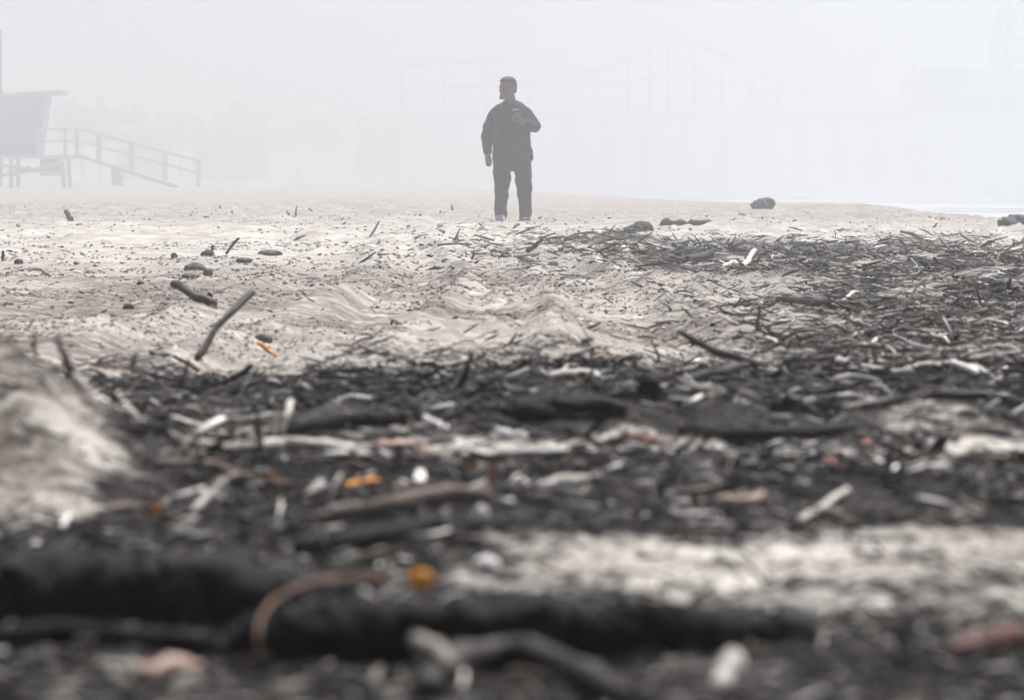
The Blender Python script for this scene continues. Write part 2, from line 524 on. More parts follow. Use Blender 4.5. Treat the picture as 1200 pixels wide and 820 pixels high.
def water_material():
    m, t, b, N, L = new_mat('sea_water')
    b.inputs['Roughness'].default_value = .2
    b.inputs['IOR'].default_value = 1.33
    tc = N.new('ShaderNodeTexCoord'); mp = N.new('ShaderNodeMapping'); mp.inputs['Scale'].default_value = (.25, .6, 1)
    L.new(tc.outputs['Object'], mp.inputs[0])
    n = N.new('ShaderNodeTexNoise'); n.inputs['Scale'].default_value = .5; n.inputs['Detail'].default_value = 5
    L.new(mp.outputs[0], n.inputs['Vector'])
    n2 = N.new('ShaderNodeTexNoise'); n2.inputs['Scale'].default_value = .12; n2.inputs['Detail'].default_value = 7; L.new(mp.outputs[0], n2.inputs['Vector'])
    r = N.new('ShaderNodeValToRGB'); r.color_ramp.elements[0].position = .44; r.color_ramp.elements[1].position = .60
    r.color_ramp.elements[0].color = (.10, .12, .12, 1); r.color_ramp.elements[1].color = (.75, .77, .78, 1)  # unseen white foam added so the sea brightens the haze above it
    L.new(n2.outputs['Fac'], r.inputs[0]); L.new(r.outputs[0], b.inputs['Base Color'])
    bp = N.new('ShaderNodeBump'); bp.inputs['Strength'].default_value = .5; bp.inputs['Distance'].default_value = .3
    L.new(n.outputs['Fac'], bp.inputs['Height']); L.new(bp.outputs[0], b.inputs['Normal'])
    return m


# ------------------------------------------------------------------ ground, sea
def build_ground():
    ys = [-1400, -500, -160, -50, -15, -4, -1, 0, .6, 1.0, 1.3]
    y = 1.5
    while y < 130:
        ys.append(y)
        y *= 1 + (.0042 if y < 8 else (.0026 if y < 42 else .005))
    while y < 1400:
        ys.append(y); y *= 1.06
    ys.append(1400)
    ys = np.array(ys)
    inner = np.arange(-.122, .12201, .00066)
    no = 26
    wy = np.maximum(ys, 1.6)
    rows = []
    for yy, ww in zip(ys, wy):
        e = .122 * ww
        q = e * (1400 / e) ** (np.arange(1, no + 1) / no)
        rows.append(np.concatenate([-q[::-1], inner * ww, q]))
    X = np.array(rows); Y = np.repeat(ys[:, None], X.shape[1], 1)
    Z = height(X.ravel(), Y.ravel())
    lit = dens(X.ravel(), Y.ravel()); lit = lit * np.where(Y.ravel() > 8.0, .72, 1)
    nr, nc = X.shape
    V = np.stack([X.ravel(), Y.ravel(), Z], 1)
    i = np.arange(nr - 1)[:, None] * nc + np.arange(nc - 1)[None, :]
    i = i.ravel()
    Q = np.stack([i, i + 1, i + nc + 1, i + nc], 1)
    xr, yr = X.ravel(), Y.ravel()
    churn_shade = sstep(5.2, 7.5, yr) * (1 - sstep(20, 36, yr)) * (.55 + .9 * sstep(.35, .65, fbm(xr * .9, yr * .4, 81, 2)))  # damp churned sand, with the shadows among its lumps darkened in colour
    churn_shade = np.maximum(churn_shade, .75 * sstep(45, 75, yr))  # far sand coloured darker so it sinks into the haze
    churn_shade = np.maximum(churn_shade, 2.2 * np.exp(-(((xr + .40) / .16) ** 2 + ((yr - 3.9) / .55) ** 2)))
    me = np_mesh('ground', V, Q, True, {'litter': lit, 'churn_shade': churn_shade})
    return tag(link('ground', me, M['sand']), kind='structure')


build_ground()
wme = pydata('water', [(-1395, 16, -1.25), (1395, 16, -1.25), (1395, 1395, -1.25), (-1395, 1395, -1.25)], [(0, 1, 2, 3)])
tag(link('water', wme, water_material()), kind='structure')

# ------------------------------------------------------------------ lifeguard tower
def build_tower():
    D = 290.0; k = D / F
    gz = hz((30 - 600) * k, D)
    root = empty('lifeguard_tower', ((10 - 600) * k, D, gz))
    tag(root, 'blue-grey lifeguard tower hut on stilts with a railed ramp leading down', 'lifeguard tower')
    ox, oz = root.location.x, root.location.z

    def X(px): return (px - 600) * k - ox
    def Z(py): return CAM_H - (py - HOR) * k - oz
    yb, yf = 1.9, -1.5
    xl, xr0, xr1 = X(-42), X(48), X(57)
    # flared hut
    m = MB(); m.hexa([(xl, yf, Z(182)), (xr0, yf, Z(182)), (xr0, yb, Z(182)), (xl, yb, Z(182)),
                      (xl - .3, yf - .25, Z(117)), (xr1, yf - .25, Z(113.5)), (xr1, yb + .25, Z(113.5)), (xl - .3, yb + .25, Z(117))])
    hut = m.build('hut_wall', M['tower'], root)
    for a, b in ((-30, -6), (2, 38)):
        f = MB(); f.box(X(a), X(b), yf - .20, yf - .12, Z(152), Z(124)); fr = f.build('shutter', M['tower'], hut)
    m = MB(); m.hexa([(xl - .8, yf - 1.0, Z(120)), (X(77), yf - 1.0, Z(111)), (X(77), yb + .8, Z(111)), (xl - .8, yb + .8, Z(120)),
                      (xl - .8, yf - 1.0, Z(114.5)), (X(78), yf - 1.0, Z(106.5)), (X(78), yb + .8, Z(106.5)), (xl - .8, yb + .8, Z(114.5))])
    m.build('roof', M['towertrim'], root)
    m = MB(); m.box(X(-50), X(99), -2.6, 2.2, Z(186), Z(182.2)); m.build('platform', M['towertrim'], root)
    # legs
    for px in (-40, 18, 77):
        for yy in (-2.3, 1.9):
            m = MB(); m.bar((X(px), yy, Z(186)), (X(px) + (.12 if px > 50 else 0), yy, -.35), .2); m.build('leg', M['towertrim'], root)
    for a, b in (((-30, 188), (76, 205)), ((-40, 221), (40, 196)), ((20, 205), (78, 190))):
        m = MB(); m.bar((X(a[0]), -2.42, Z(a[1])), (X(b[0]), -2.42, Z(b[1])), .16); m.build('brace', M['towertrim'], root)
    m = MB(); m.box(X(51), X(76), -1.9, -.6, Z(206), Z(186.2)); m.build('storage_box', M['tower'], root)
    # platform railing
    yr = -2.55
    for px in (50, 81, 95):
        m = MB(); m.bar((X(px), yr, Z(183)), (X(px), yr, Z(151)), .14 if px < 90 else .22); m.build('railing_post', M['towertrim'], root)
    for py in (152.5, 166):
        m = MB(); m.bar((X(48), yr - .1, Z(py)), (X(98), yr - .1, Z(py)), .09, .11); m.build('rail', M['towertrim'], root)
    # ramp
    m = MB(); m.hexa([(X(97), -2.5, Z(185)), (X(212), -2.5, Z(222)), (X(212), -.9, Z(222)), (X(97), -.9, Z(185)),
                      (X(97), -2.5, Z(181)), (X(212), -2.5, Z(217)), (X(212), -.9, Z(217)), (X(97), -.9, Z(181))])
    m.build('ramp', M['towertrim'], root)
    for yy in (-2.6, -.8):
        for off, wd in ((-29, .11), (-15, .09)):
            m = MB(); m.bar((X(101), yy, Z(182 + off)), (X(238), yy, Z(219 + off)), .09, wd); m.build('ramp_rail', M['towertrim'], root)
        for px in (119, 157, 196, 235):
            bz = 182 + (px - 101) * 37 / 137
            m = MB(); m.bar((X(px), yy, Z(min(bz + 5, 224))), (X(px), yy, Z(bz - 30)), .12); m.build('ramp_post', M['towertrim'], root)
    return root


build_tower()

g = P(1.0, 222, 300.0)
pole = empty('mast', (g.x, g.y, hz(g.x, g.y)))
tag(pole, 'slim grey mast rising behind the lifeguard tower hut', 'mast')
m = MB(); m.tube([(0, 0, -.3), (0, 0, 4), (0, 0, 8.1)], [.11, .10, .08], 8); m.build('shaft', M['steel'], pole, True)
m = MB(); m.tube([(0, 0, 8.08), (0, 0, 8.16), (0, 0, 8.24)], [.12, .13, .05], 8); m.build('cap', M['steel'], pole, True)

g = P(138, 218, 330.0)
tb = empty('trash_bin', (g.x, g.y, hz(g.x, g.y)))
tag(tb, 'dark trash bin standing on the sand beyond the tower ramp', 'bin')
m = MB(); m.tube([(0, 0, -.03), (0, 0, .9), (0, 0, 1.05)], [.33, .38, .40], 14); bo = m.build('barrel', M['bin'], tb, True)
m = MB(); m.tube([(0, 0, 1.04), (0, 0, 1.09), (0, 0, 1.2)], [.42, .42, .25], 14); m.build('lid', M['bin'], tb, True)


# ------------------------------------------------------------------ trees and buildings behind the beach
def crown_mesh(seed, n=1500):
    r = np.random.default_rng(seed)
    nb = 13
    c = r.normal(size=(nb, 3)) * np.array([.34, .34, .26]); c[:, 2] += .1
    rad = r.uniform(.18, .36, nb)
    idx = r.integers(0, nb, n)
    v = r.normal(size=(n, 3)); v /= np.linalg.norm(v, axis=1)[:, None]
    p = c[idx] + v * (rad[idx] * r.uniform(.55, 1.05, n))[:, None]
    a = r.normal(size=(n, 3)); a /= np.linalg.norm(a, axis=1)[:, None]
    b = np.cross(a, v); b /= np.linalg.norm(b, axis=1)[:, None] + 1e-9
    s = r.uniform(.03, .075, n)[:, None]
    V = np.stack([p - a * s - b * s * .6, p + a * s - b * s * .5, p + a * s * .9 + b * s * .6, p - a * s + b * s * .5], 1).reshape(-1, 3)
    return np_mesh('crown', V, np.arange(4 * n).reshape(n, 4))


CROWNS = [crown_mesh(s) for s in (1, 2, 3)]
for c_ in CROWNS: c_.materials.append(M['leaf'])


def tree(px, top, wpx, D, i, label):
    k = D / F
    x = (px - 600) * k
    gz = hz(x, D)
    H = CAM_H - (top - HOR) * k - gz
    t = empty('shade_tree', (x, D, gz))
    tag(t, label, 'tree', 'trees behind the beach')
    W = wpx * k / 2 * 1.25
    ch = H * .62
    m = MB()
    m.tube([(0, 0, -.2), (.08, 0, H * .25), (-.05, .05, H * .5), (.05, 0, H * .72)], [.26, .20, .15, .07], 7)
    for q in range(4):
        a = q * 1.7 + i
        m.tube([(0, 0, H * .36), (math.cos(a) * W * .35, math.sin(a) * W * .35, H * .58), (math.cos(a) * W * .6, math.sin(a) * W * .6, H * .74)], [.11, .08, .03], 5)
    m.build('trunk', M['bark'], t, True)
    o = link('crown', CROWNS[i % 3], None, t)
    o.location = (0, 0, H - ch * .5); o.scale = (W / .62, W / .62, ch * .5 / .62); o.rotation_euler = (0, 0, i * 1.3)
    return t


trees = [
    (78, 121, 26, 470, 'bushy tree rising just past the lifeguard hut roof'),
    (97, 124, 28, 480, 'round bushy tree behind the platform railing'),
    (118, 124, 24, 485, 'narrow bushy tree behind the top of the ramp'),
    (150, 124, 28, 490, 'pointed tree rising above the white-edged low roof'),
    (186, 141, 34, 500, 'low spreading tree next to the white-edged low roof'),
    (212, 142, 30, 505, 'low tree over the lower ramp end'),
    (235, 134, 32, 510, 'tree crowding the flat-roofed grey block'),
    (268, 129, 40, 520, 'broad tree standing above the flat-roofed grey block'),
    (300, 138, 36, 525, 'faint tree at the far side of the flat-roofed grey block'),
    (348, 139, 46, 560, 'faint low tree between the grey block and the boxy shed'),
    (385, 147, 34, 570, 'faint rounded bush tree close to the boxy shed')]
for i, (px, top, wpx, D, lab) in enumerate(trees):
    tree(px, top, wpx, D * 1.3, i, lab)


def block(name, px0, px1, top, D, label, roofm, wallm, nwin, over=1.2, depth=8):
    k = D / F
    x0, x1 = (px0 - 600) * k, (px1 - 600) * k
    cx = (x0 + x1) / 2
    gz = hz(cx, D)
    H = CAM_H - (top - HOR) * k - gz
    t = empty(name, (cx, D, gz))
    tag(t, label, 'building')
    hw = (x1 - x0) / 2
    m = MB(); m.box(-hw, hw, 0, depth, -.5, H - .4); wl = m.build('wall', M[wallm], t)
    m = MB(); m.box(-hw - over, hw + over, -over, depth + over, H - .395, H); m.build('roof', M[roofm], t)
    for q in range(nwin):
        wx = -hw + (q + .5) * 2 * hw / nwin
        m = MB(); m.box(wx - .55, wx + .55, -.06, .05, H * .42, H * .42 + 1.2); wi = m.build('window', M['stucco'], t)
        m = MB(); m.box(wx - .47, wx + .47, -.09, -.062, H * .42 + .08, H * .42 + 1.12); m.build('pane', M['glass'], wi)
    m = MB(); m.box(hw * .1, hw * .1 + 1.0, -.07, .05, -.4, 2.1); m.build('door', M['roof'], t)
    return t


block('beach_building', 138, 193, 147.5, 590, 'low building with a bright white roof edge behind the ramp', 'whiteroof', 'stucco', 3, .3)
block('beach_building', 226, 312, 160, 600, 'wide flat-roofed grey block beyond the ramp end', 'roof', 'stucco', 5, .3)
block('beach_building', 416, 470, 136, 730, 'boxy pale shed standing at the landward foot of the pier', 'roof', 'stucco', 3, .3)
g = P(420, 200, 720)
pl = empty('light_pole', (g.x, g.y, hz(g.x, g.y)))
tag(pl, 'thin light pole sticking up beside the boxy shed', 'pole')
m = MB(); m.tube([(0, 0, -.3), (0, 0, 5), (0, 0, 9.0)], [.14, .11, .08], 7); m.build('shaft', M['steel'], pl, True)
m = MB(); m.bar((-.05, 0, 8.9), (.9, 0, 9.1), .12); m.build('lamp_arm', M['steel'], pl)


# ------------------------------------------------------------------ pier with rides
PD = 690.0
PK = PD / F


def px_(px): return (px - 600) * PK
def pz_(py): return CAM_H - (py - HOR) * PK


DECK = pz_(132)
pier = empty('pier', (px_(800), PD, -1.3))
tag(pier, 'long timber pier on rows of piles carrying the funfair rides', 'pier')
pz0 = 1.3
m = MB(); m.box(px_(436) - pier.location.x, px_(1500) - pier.location.x, -16, 16, DECK - 1.0 + pz0, DECK + pz0)
m.build('deck', M['haze_pale'], pier)
pile_me = None
for i in range(24):
    for yy in (-14, 0, 14):
        if pile_me is None:
            V, Fc = tube_data([(0, 0, -3), (0, 0, 4), (0, 0, DECK - .95 + pz0)], [.26, .24, .22], 7)
            pile_me = pydata('pile', V, Fc, True); pile_me.materials.append(M['haze_pale'])
        o = link('pile', pile_me, None, pier)
        o.location = (px_(442 + i * 45) - pier.location.x, yy, 0)
m = MB(); m.bar((px_(437) - pier.location.x, -15.8, DECK + pz0 + 1.1), (px_(1499) - pier.location.x, -15.8, DECK + pz0 + 1.1), .12); m.build('rail', M['timber'], pier)

coaster = empty('roller_coaster', (px_(700), PD, DECK))
tag(coaster, 'faint roller coaster with a humped track on steel supports', 'roller coaster')
cp = [(470, 80), (500, 77), (560, 74.5), (600, 74), (640, 78), (690, 85), (715, 81), (735, 71), (758, 60), (780, 51.5), (797, 51), (815, 55), (840, 64), (870, 78), (900, 95), (925, 106), (950, 112)]
tp = [Vector((px_(a) - coaster.location.x, -4, pz_(b) - DECK)) for a, b in cp]
m = MB(); m.tube(tp, .16, 8); tr = m.build('track_spine', M['wheelp'], coaster, True)
for s in (-.6, .6):
    m = MB(); m.tube([p + Vector((0, s, .45)) for p in tp], .06, 6); m.build('rail', M['wheelp'], coaster, True)
cp2 = [(470, 105), (560, 101), (640, 99), (700, 101), (760, 92), (800, 88), (850, 96), (920, 112)]
tp2 = [Vector((px_(a) - coaster.location.x, 5, pz_(b) - DECK)) for a, b in cp2]
m = MB(); m.tube(tp2, .16, 8); m.build('lower_track', M['wheelp'], coaster, True)
for px in (471, 520, 570, 620, 668, 700, 735, 760, 782, 812, 845, 880, 910):
    zz = np.interp(px, [c[0] for c in cp], [pz_(c[1]) - DECK for c in cp])
    m = MB(); x = px_(px) - coaster.location.x
    m.tube([(x, -4, 0), (x, -4, zz * .5), (x, -4, zz)], .11, 6)
    m.tube([(x, 4.8, 0), (x, .5, zz * .5), (x, -4, zz * .98)], .08, 6); m.build('support', M['wheelp'], coaster, True)

wc = Vector((px_(1274), PD, pz_(62)))
WR = 109 * PK
fw = empty('ferris_wheel', (wc.x, wc.y, DECK))
tag(fw, 'faint Ferris wheel with round gondolas above the pier roofs', 'ferris wheel')
hc = Vector((0, 0, wc.z - DECK))


def ring(rad, y, r, n=72):
    m = MB(); pts = [hc + Vector((math.cos(a) * rad, y, math.sin(a) * rad)) for a in np.linspace(0, 2 * math.pi, n + 1)]
    m.tube(pts, r, 6, False); return m


for yy in (-1.1, 1.1):
    ring(WR, yy, .55).build('rim', M['wheelp'], fw, True)
    ring(WR * .875, yy, .32).build('inner_rim', M['wheelp'], fw, True)
m = MB(); m.tube([hc + Vector((0, -2, 0)), hc + Vector((0, 2, 0))], .7, 14); m.build('hub', M['steel'], fw, True)
gv, gf = tube_data([(0, 0, -1.5), (0, 0, -1.35), (0, 0, -.8), (0, 0, -.75)], [.45, .8, .85, .8], 12)
gme = pydata('gondola', gv, gf, True); gme.materials.append(M['wheelp'])
rv, rf = tube_data([(0, 0, .25), (0, 0, .2), (0, 0, .05)], [.05, .6, .95], 12)
rme = pydata('canopy', rv, rf, True); rme.materials.append(M['wheelp'])
for q in range(20):
    a = q * 2 * math.pi / 20 + .12
    dv = Vector((math.cos(a), 0, math.sin(a)))
    m = MB()
    for yy in (-1.1, 1.1):
        m.bar(hc + dv * .5 + Vector((0, yy, 0)), hc + dv * WR + Vector((0, yy, 0)), .15)
    m.bar(hc + dv * WR * .93 + Vector((0, -1.1, 0)), hc + dv * WR * .93 + Vector((0, 1.1, 0)), .12)
    m.build('spoke', M['wheelp'], fw)
    o = link('gondola', gme, None, fw); o.location = hc + dv * WR * .94 + Vector((0, 0, 0.1))
    c = link('canopy', rme, None, o)
    m = MB(); m.bar((.5, 0, -.8), (.5, 0, .15), .06); m.bar((-.5, 0, -.8), (-.5, 0, .15), .06); m.build('gondola_post', M['steel'], o)
for sx in (-1, 1):
    m = MB()
    for yy in (-2.2, 2.2):
        m.tube([hc + Vector((0, yy, 0)), (sx * 5.5, yy * 1.5, 0)], .28, 8)
    m.build('leg', M['wheelp'], fw, True)

pav = empty('pier_pavilion', (px_(1150), PD - 6, DECK))
tag(pav, 'long faint pier pavilion with a flat roof below the Ferris wheel', 'building')
m = MB(); m.box(px_(1078) - pav.location.x, px_(1330) - pav.location.x, -4, 5, 0, pz_(111) - DECK); m.build('wall', M['stucco'], pav)
m = MB(); m.box(px_(1076) - pav.location.x, px_(1332) - pav.location.x, -5, 6, pz_(111) - DECK + .01, pz_(84) - DECK); m.build('roof', M['roof'], pav)
for q in range(9):
    wx = px_(1092 + q * 26) - pav.location.x
    m = MB(); m.box(wx - .6, wx + .6, -4.08, -3.9, .6, 2.0); m.build('window', M['glass'], pav)
gab = empty('pier_kiosk', (px_(1064), PD - 7, DECK))
tag(gab, 'small faint kiosk with a steep pointed roof next to the pier pavilion', 'kiosk')
m = MB(); m.box(-1.3, 1.3, -1.3, 1.3, 0, pz_(108) - DECK); m.build('wall', M['stucco'], gab)
hr = pz_(108) - DECK
m = MB(); m.add([(-1.7, -1.7, hr), (1.7, -1.7, hr), (1.7, 1.7, hr), (-1.7, 1.7, hr), (0, 0, pz_(77) - DECK)], [(0, 1, 4), (1, 2, 4), (2, 3, 4), (3, 0, 4), (3, 2, 1, 0)])
m.build('roof', M['roof'], gab)


# ------------------------------------------------------------------ the person
def loft(rings, n=20):
    """rings: (centre, ru vector, rv vector)"""
    V = []; Fc = []
    for c, u, v in rings:
        for k in range(n):
            a = 2 * math.pi * k / n
            V.append(Vector(c) + Vector(u) * math.cos(a) + Vector(v) * math.sin(a))
    for i in range(len(rings) - 1):
        for k in range(n):
            Fc.append((i * n + k, i * n + (k + 1) % n, (i + 1) * n + (k + 1) % n, (i + 1) * n + k))
    Fc.append(tuple(range(n - 1, -1, -1))); Fc.append(tuple((len(rings) - 1) * n + k for k in range(n)))
    return V, Fc


def limb(pts, rads, sub=5):
    """smooth tapered limb through joints"""
    P_ = []; R_ = []
    for i in range(len(pts) - 1):
        for s in range(sub):
            t = s / sub
            P_.append(Vector(pts[i]).lerp(Vector(pts[i + 1]), t)); R_.append(rads[i] * (1 - t) + rads[i + 1] * t)
    P_.append(Vector(pts[-1])); R_.append(rads[-1])
    for _ in range(2):
        P_ = [P_[0]] + [(P_[i - 1] + P_[i] * 2 + P_[i + 1]) / 4 for i in range(1, len(P_) - 1)] + [P_[-1]]
    e0 = (P_[0] - P_[1]).normalized(); e1 = (P_[-1] - P_[-2]).normalized()
    P_ = [P_[0] + e0 * R_[0] * .7] + P_ + [P_[-1] + e1 * R_[-1] * .7]
    R_ = [R_[0] * .5] + R_ + [R_[-1] * .5]
    return P_, R_


def build_person():
    D = 67.0
    S = D / F
    gx, gy = (601 - 600) * S, D
    gz = hz(gx, gy)
    Z0 = CAM_H - (257.5 - HOR) * S          # feet level seen in the picture
    base = min(gz, Z0)
    root = empty('person', (gx, gy, gz - .02))
    tag(root, 'person in dark shirt and trousers standing on sand, looking aside, hand at chest', 'person')

    def Q(px, py, y=0.0):
        return Vector(((px - 601) * S, y, (257.5 - py) * S))
    parts = []      # (label, V, F, samples)
    X = Vector((1, 0, 0)); Y = Vector((0, 1, 0))
    T = []
    for px0, px1, py, dep, yo in ((588, 612, 196, .10, .0), (579.5, 621.5, 190, .128, .0), (578, 623, 182, .138, .0), (578.5, 622, 175, .136, -.005), (579, 621.5, 168, .136, -.012),
                                  (578, 621, 158, .142, -.018), (576.5, 621, 148, .142, -.015), (575.5, 622, 138, .138, -.008), (575.5, 622, 130, .128, .0),
                                  (578.5, 618.5, 124.5, .108, .008), (584, 612.5, 120.0, .085, .012), (588, 609, 117.5, .068, .014)):
        c = Q((px0 + px1) / 2, py, yo)
        T.append((c, X * ((px1 - px0) / 2 * S), Y * dep))
    V, Fc = loft(T, 24); parts.append(('torso', V, Fc, [t[0] for t in T]))

    def add_limb(label, pts, rads, n=12):
        P_, R_ = limb(pts, rads)
        V, Fc = tube_data(P_, R_, n); parts.append((label, V, Fc, P_))
    # neck
    add_limb('head', [Q(598.5, 121, .012), Q(598, 114, .0), Q(597, 109, -.008)], [.072, .064, .062])
    # legs (viewer's left leg a little behind)
    add_limb('leg', [Q(588.5, 187, .0), Q(589, 205, .0), Q(587.5, 224, -.03), Q(587, 240, .01), Q(587, 252, .03)], [.102, .088, .070, .064, .055])
    add_limb('leg', [Q(612, 187, .0), Q(613.5, 205, -.03), Q(615, 226, -.09), Q(615.5, 243, -.10), Q(615.5, 254.5, -.09)], [.103, .089, .073, .066, .057])
    # feet
    for cx, bz, yo in ((587.3, 256.4, .03), (615.5, 257.5, -.09)):
        rings = []
        for t, hw, hh in ((.075, .028, .03), (.06, .038, .045), (0, .046, .055), (-.07, .046, .042), (-.15, .050, .034), (-.21, .040, .026), (-.235, .018, .014)):
            c = Q(cx, bz, yo + t) + Vector((-.10 * max(-t, 0), 0, hh))
            rings.append((c, X * hw, Vector((0, 0, hh))))
        V, Fc = loft(rings, 14); parts.append(('foot', V, Fc, [r[0] for r in rings]))
    # arm hanging
    add_limb('arm', [Q(582, 129, .01), Q(574.5, 141, .02), Q(570.5, 155, .03), Q(570.5, 168, .01), Q(571.5, 178, -.02)], [.066, .064, .056, .048, .036])
    # arm bent to the chest
    add_limb('arm', [Q(615.5, 129, .01), Q(623, 138, .0), Q(627.5, 147, -.03)], [.066, .064, .056])
    add_limb('arm', [Q(627.5, 147, -.03), Q(621, 144, -.13), Q(612.5, 140, -.215)], [.056, .048, .035])
    # hanging hand
    hp = [(571.5, 178, -.02), (571.8, 181, -.025), (572, 184.5, -.03)]
    add_limb('hand', [Q(*p) for p in hp], [.030, .038, .034])
    for i, (dx, L) in enumerate(((-3.0, 5.4), (-1.1, 6.6), (.9, 6.3), (2.7, 5.0))):
        a = Q(572 + dx * .8, 185.5, -.03); b = Q(572.3 + dx * .95, 185.5 + L * .55, -.045); c = Q(573.2 + dx * .95, 185.5 + L, -.03)
        P_, R_ = limb([a, b, c], [.0095, .009, .0075], 3); V, Fc = tube_data(P_, R_, 8); parts.append(('hand', V, Fc, P_))
    P_, R_ = limb([Q(574.2, 181, -.045), Q(576, 184, -.06), Q(576.2, 187.5, -.06)], [.012, .011, .009], 3)
    V, Fc = tube_data(P_, R_, 8); parts.append(('hand', V, Fc, P_))
    # hand at chest: palm with fingers curled round the device
    add_limb('hand', [Q(612.5, 140, -.215), Q(609, 137.5, -.235), Q(606.5, 135.5, -.24)], [.032, .040, .036])
    for i, (ox, oy) in enumerate(((607.5, 131.5), (605.2, 133.6), (603.8, 136.0), (603.6, 138.4))):
        a = Q(ox, oy, -.245); b = Q(ox - 2.9, oy - 1.2, -.272); c = Q(ox - 4.8, oy - .2, -.258); d_ = Q(ox - 4.6, oy + .9, -.235)
        P_, R_ = limb([a, b, c, d_], [.0105, .010, .009, .008], 3); V, Fc = tube_data(P_, R_, 8); parts.append(('hand', V, Fc, P_))
    P_, R_ = limb([Q(610, 136, -.25), Q(609.5, 131.5, -.262), Q(607.3, 128.3, -.262)], [.013, .011, .009], 3)
    V, Fc = tube_data(P_, R_, 8); parts.append(('hand', V, Fc, P_))
    # head, modelled facing -Y and then turned
    hc = Q(595.0, 101.2, -.02)
    turn = Matrix.Rotation(R(-52), 4, 'Z')
    head = []
    spec = [(-.128, .030, .030, -.070), (-.118, .045, .048, -.052), (-.095, .060, .072, -.030), (-.065, .069, .086, -.012), (-.030, .073, .094, -.002),
            (.005, .076, .099, .003), (.040, .079, .102, .006), (.075, .078, .099, .008), (.105, .068, .086, .010), (.128, .046, .058, .012), (.138, .018, .022, .012)]
    for z, rx, ry, yo in spec:
        head.append((hc + turn @ Vector((0, yo, z)), (turn @ Vector((rx, 0, 0))), (turn @ Vector((0, ry, 0)))))
    V, Fc = loft(head, 24); parts.append(('head', V, Fc, [h[0] for h in head]))

    def hl(pts, rads, n=8):
        P_, R_ = limb([hc + turn @ Vector(p) for p in pts], rads, 3)
        V, Fc = tube_data(P_, R_, n); parts.append(('head', V, Fc, P_))
    hl([(0, -.088, .02), (0, -.102, -.005), (0, -.116, -.030)], [.012, .014, .016])       # nose
    hl([(-.018, -.104, -.034), (.018, -.104, -.034)], [.010, .010])
    hl([(-.05, -.080, .028), (0, -.092, .034), (.05, -.080, .028)], [.012, .013, .012])    # brow
    hl([(-.026, -.092, -.068), (0, -.100, -.068), (.026, -.092, -.068)], [.008, .010, .008])  # lips
    hl([(-.02, -.098, -.105), (.02, -.098, -.105)], [.018, .018])                          # chin
    for s in (-1, 1):
        hl([(s * .076, .012, .028), (s * .086, .016, .0), (s * .078, .010, -.030)], [.012, .014, .010])
    # join and remesh into one continuous skin
    AV = []; AF = []
    for lab, V, Fc, sm in parts:
        b = len(AV); AV += V; AF += [tuple(i + b for i in f) for f in Fc]
    tmp = link('tmp', pydata('tmp', AV, AF))
    bm = bmesh.new(); bm.from_mesh(tmp.data); bmesh.ops.recalc_face_normals(bm, faces=bm.faces); bm.to_mesh(tmp.data); bm.free()
    rm = tmp.modifiers.new('r', 'REMESH'); rm.mode = 'VOXEL'; rm.voxel_size = .0075
    sm_ = tmp.modifiers.new('s', 'SMOOTH'); sm_.factor = .5; sm_.iterations = 4
    dg = bpy.context.evaluated_depsgraph_get()
    me = bpy.data.meshes.new_from_object(tmp.evaluated_get(dg))
    bpy.data.objects.remove(tmp)
    me.name = 'body'
    me.polygons.foreach_set('use_smooth', [True] * len(me.polygons))
    me.materials.clear()
    body = link('body', me, M['skin'], root)
    nv = len(me.vertices); co = np.empty(nv * 3, np.float32); me.vertices.foreach_get('co', co); co = co.reshape(-1, 3)
    no = np.empty(nv * 3, np.float32); me.vertices.foreach_get('normal', no); no = no.reshape(-1, 3)
    labs = []; pts = []; 
    for lab, V, Fc, sm in parts:
        vv = np.array([tuple(v) for v in V]); labs += [lab] * len(vv); pts.append(vv)
    pts = np.concatenate(pts); labs = np.array(labs)
    vl = np.empty(nv, dtype=labs.dtype)
    for s in range(0, nv, 2000):
        dd = ((co[s:s + 2000, None, :] - pts[None]) ** 2).sum(2); vl[s:s + 2000] = labs[dd.argmin(1)]
    polys = [tuple(p.vertices) for p in me.polygons]

    def shell(name, mask, off, mat, parent, wrinkle=0.0):
        fs = [p for p in polys if all(mask[i] for i in p)]
        used = sorted({i for p in fs for i in p}); mp = {i: q for q, i in enumerate(used)}
        u = np.array(used)
        o = off + wrinkle * (vnoise(co[u, 0] * 9 + co[u, 1] * 7, co[u, 2] * 14 + co[u, 0] * 6, 77) - .5)
        c = co[u] + no[u] * o[:, None]
        return link(name, pydata(name, c, [tuple(mp[i] for i in p) for p in fs], True), mat, parent)
    z = co[:, 2]
    waist = (257.5 - 171.5) * S
    collar = (257.5 - 117.5) * S
    shirt = ((vl == 'torso') & (z > waist - .01) & (z < collar + .012)) | (vl == 'arm')
    shell('shirt', shirt, .012, M['shirt'], root, .02)
    tro = ((vl == 'torso') & (z < waist + .01)) | ((vl == 'leg') & (z < waist))
    shell('trousers', tro, .012, M['trousers'], root, .022)
    shell('shoe', (vl == 'foot') & (co[:, 0] < 0), .006, M['shoe'], root)  # pale shoe, with its highlight put into the colour
    shell('shoe', (vl == 'foot') & (co[:, 0] > 0), .006, M['black'], root)  # same pair, coloured black for the foot dimmed by mist
    ht = np.array((turn.inverted() @ Matrix.Translation(-hc)).to_3x3()); hcv = np.array(hc)
    lc = (co - hcv) @ ht.T
    hairm = (vl == 'head') & ((lc[:, 2] > .075 - .02 * sstep(.0, .05, lc[:, 1])) | ((lc[:, 1] > .012) & (lc[:, 2] > -.045))) & ~((np.abs(lc[:, 0]) > .078) & (lc[:, 2] < .03))
    shell('hair', hairm, .014, M['hair'], root, .014)
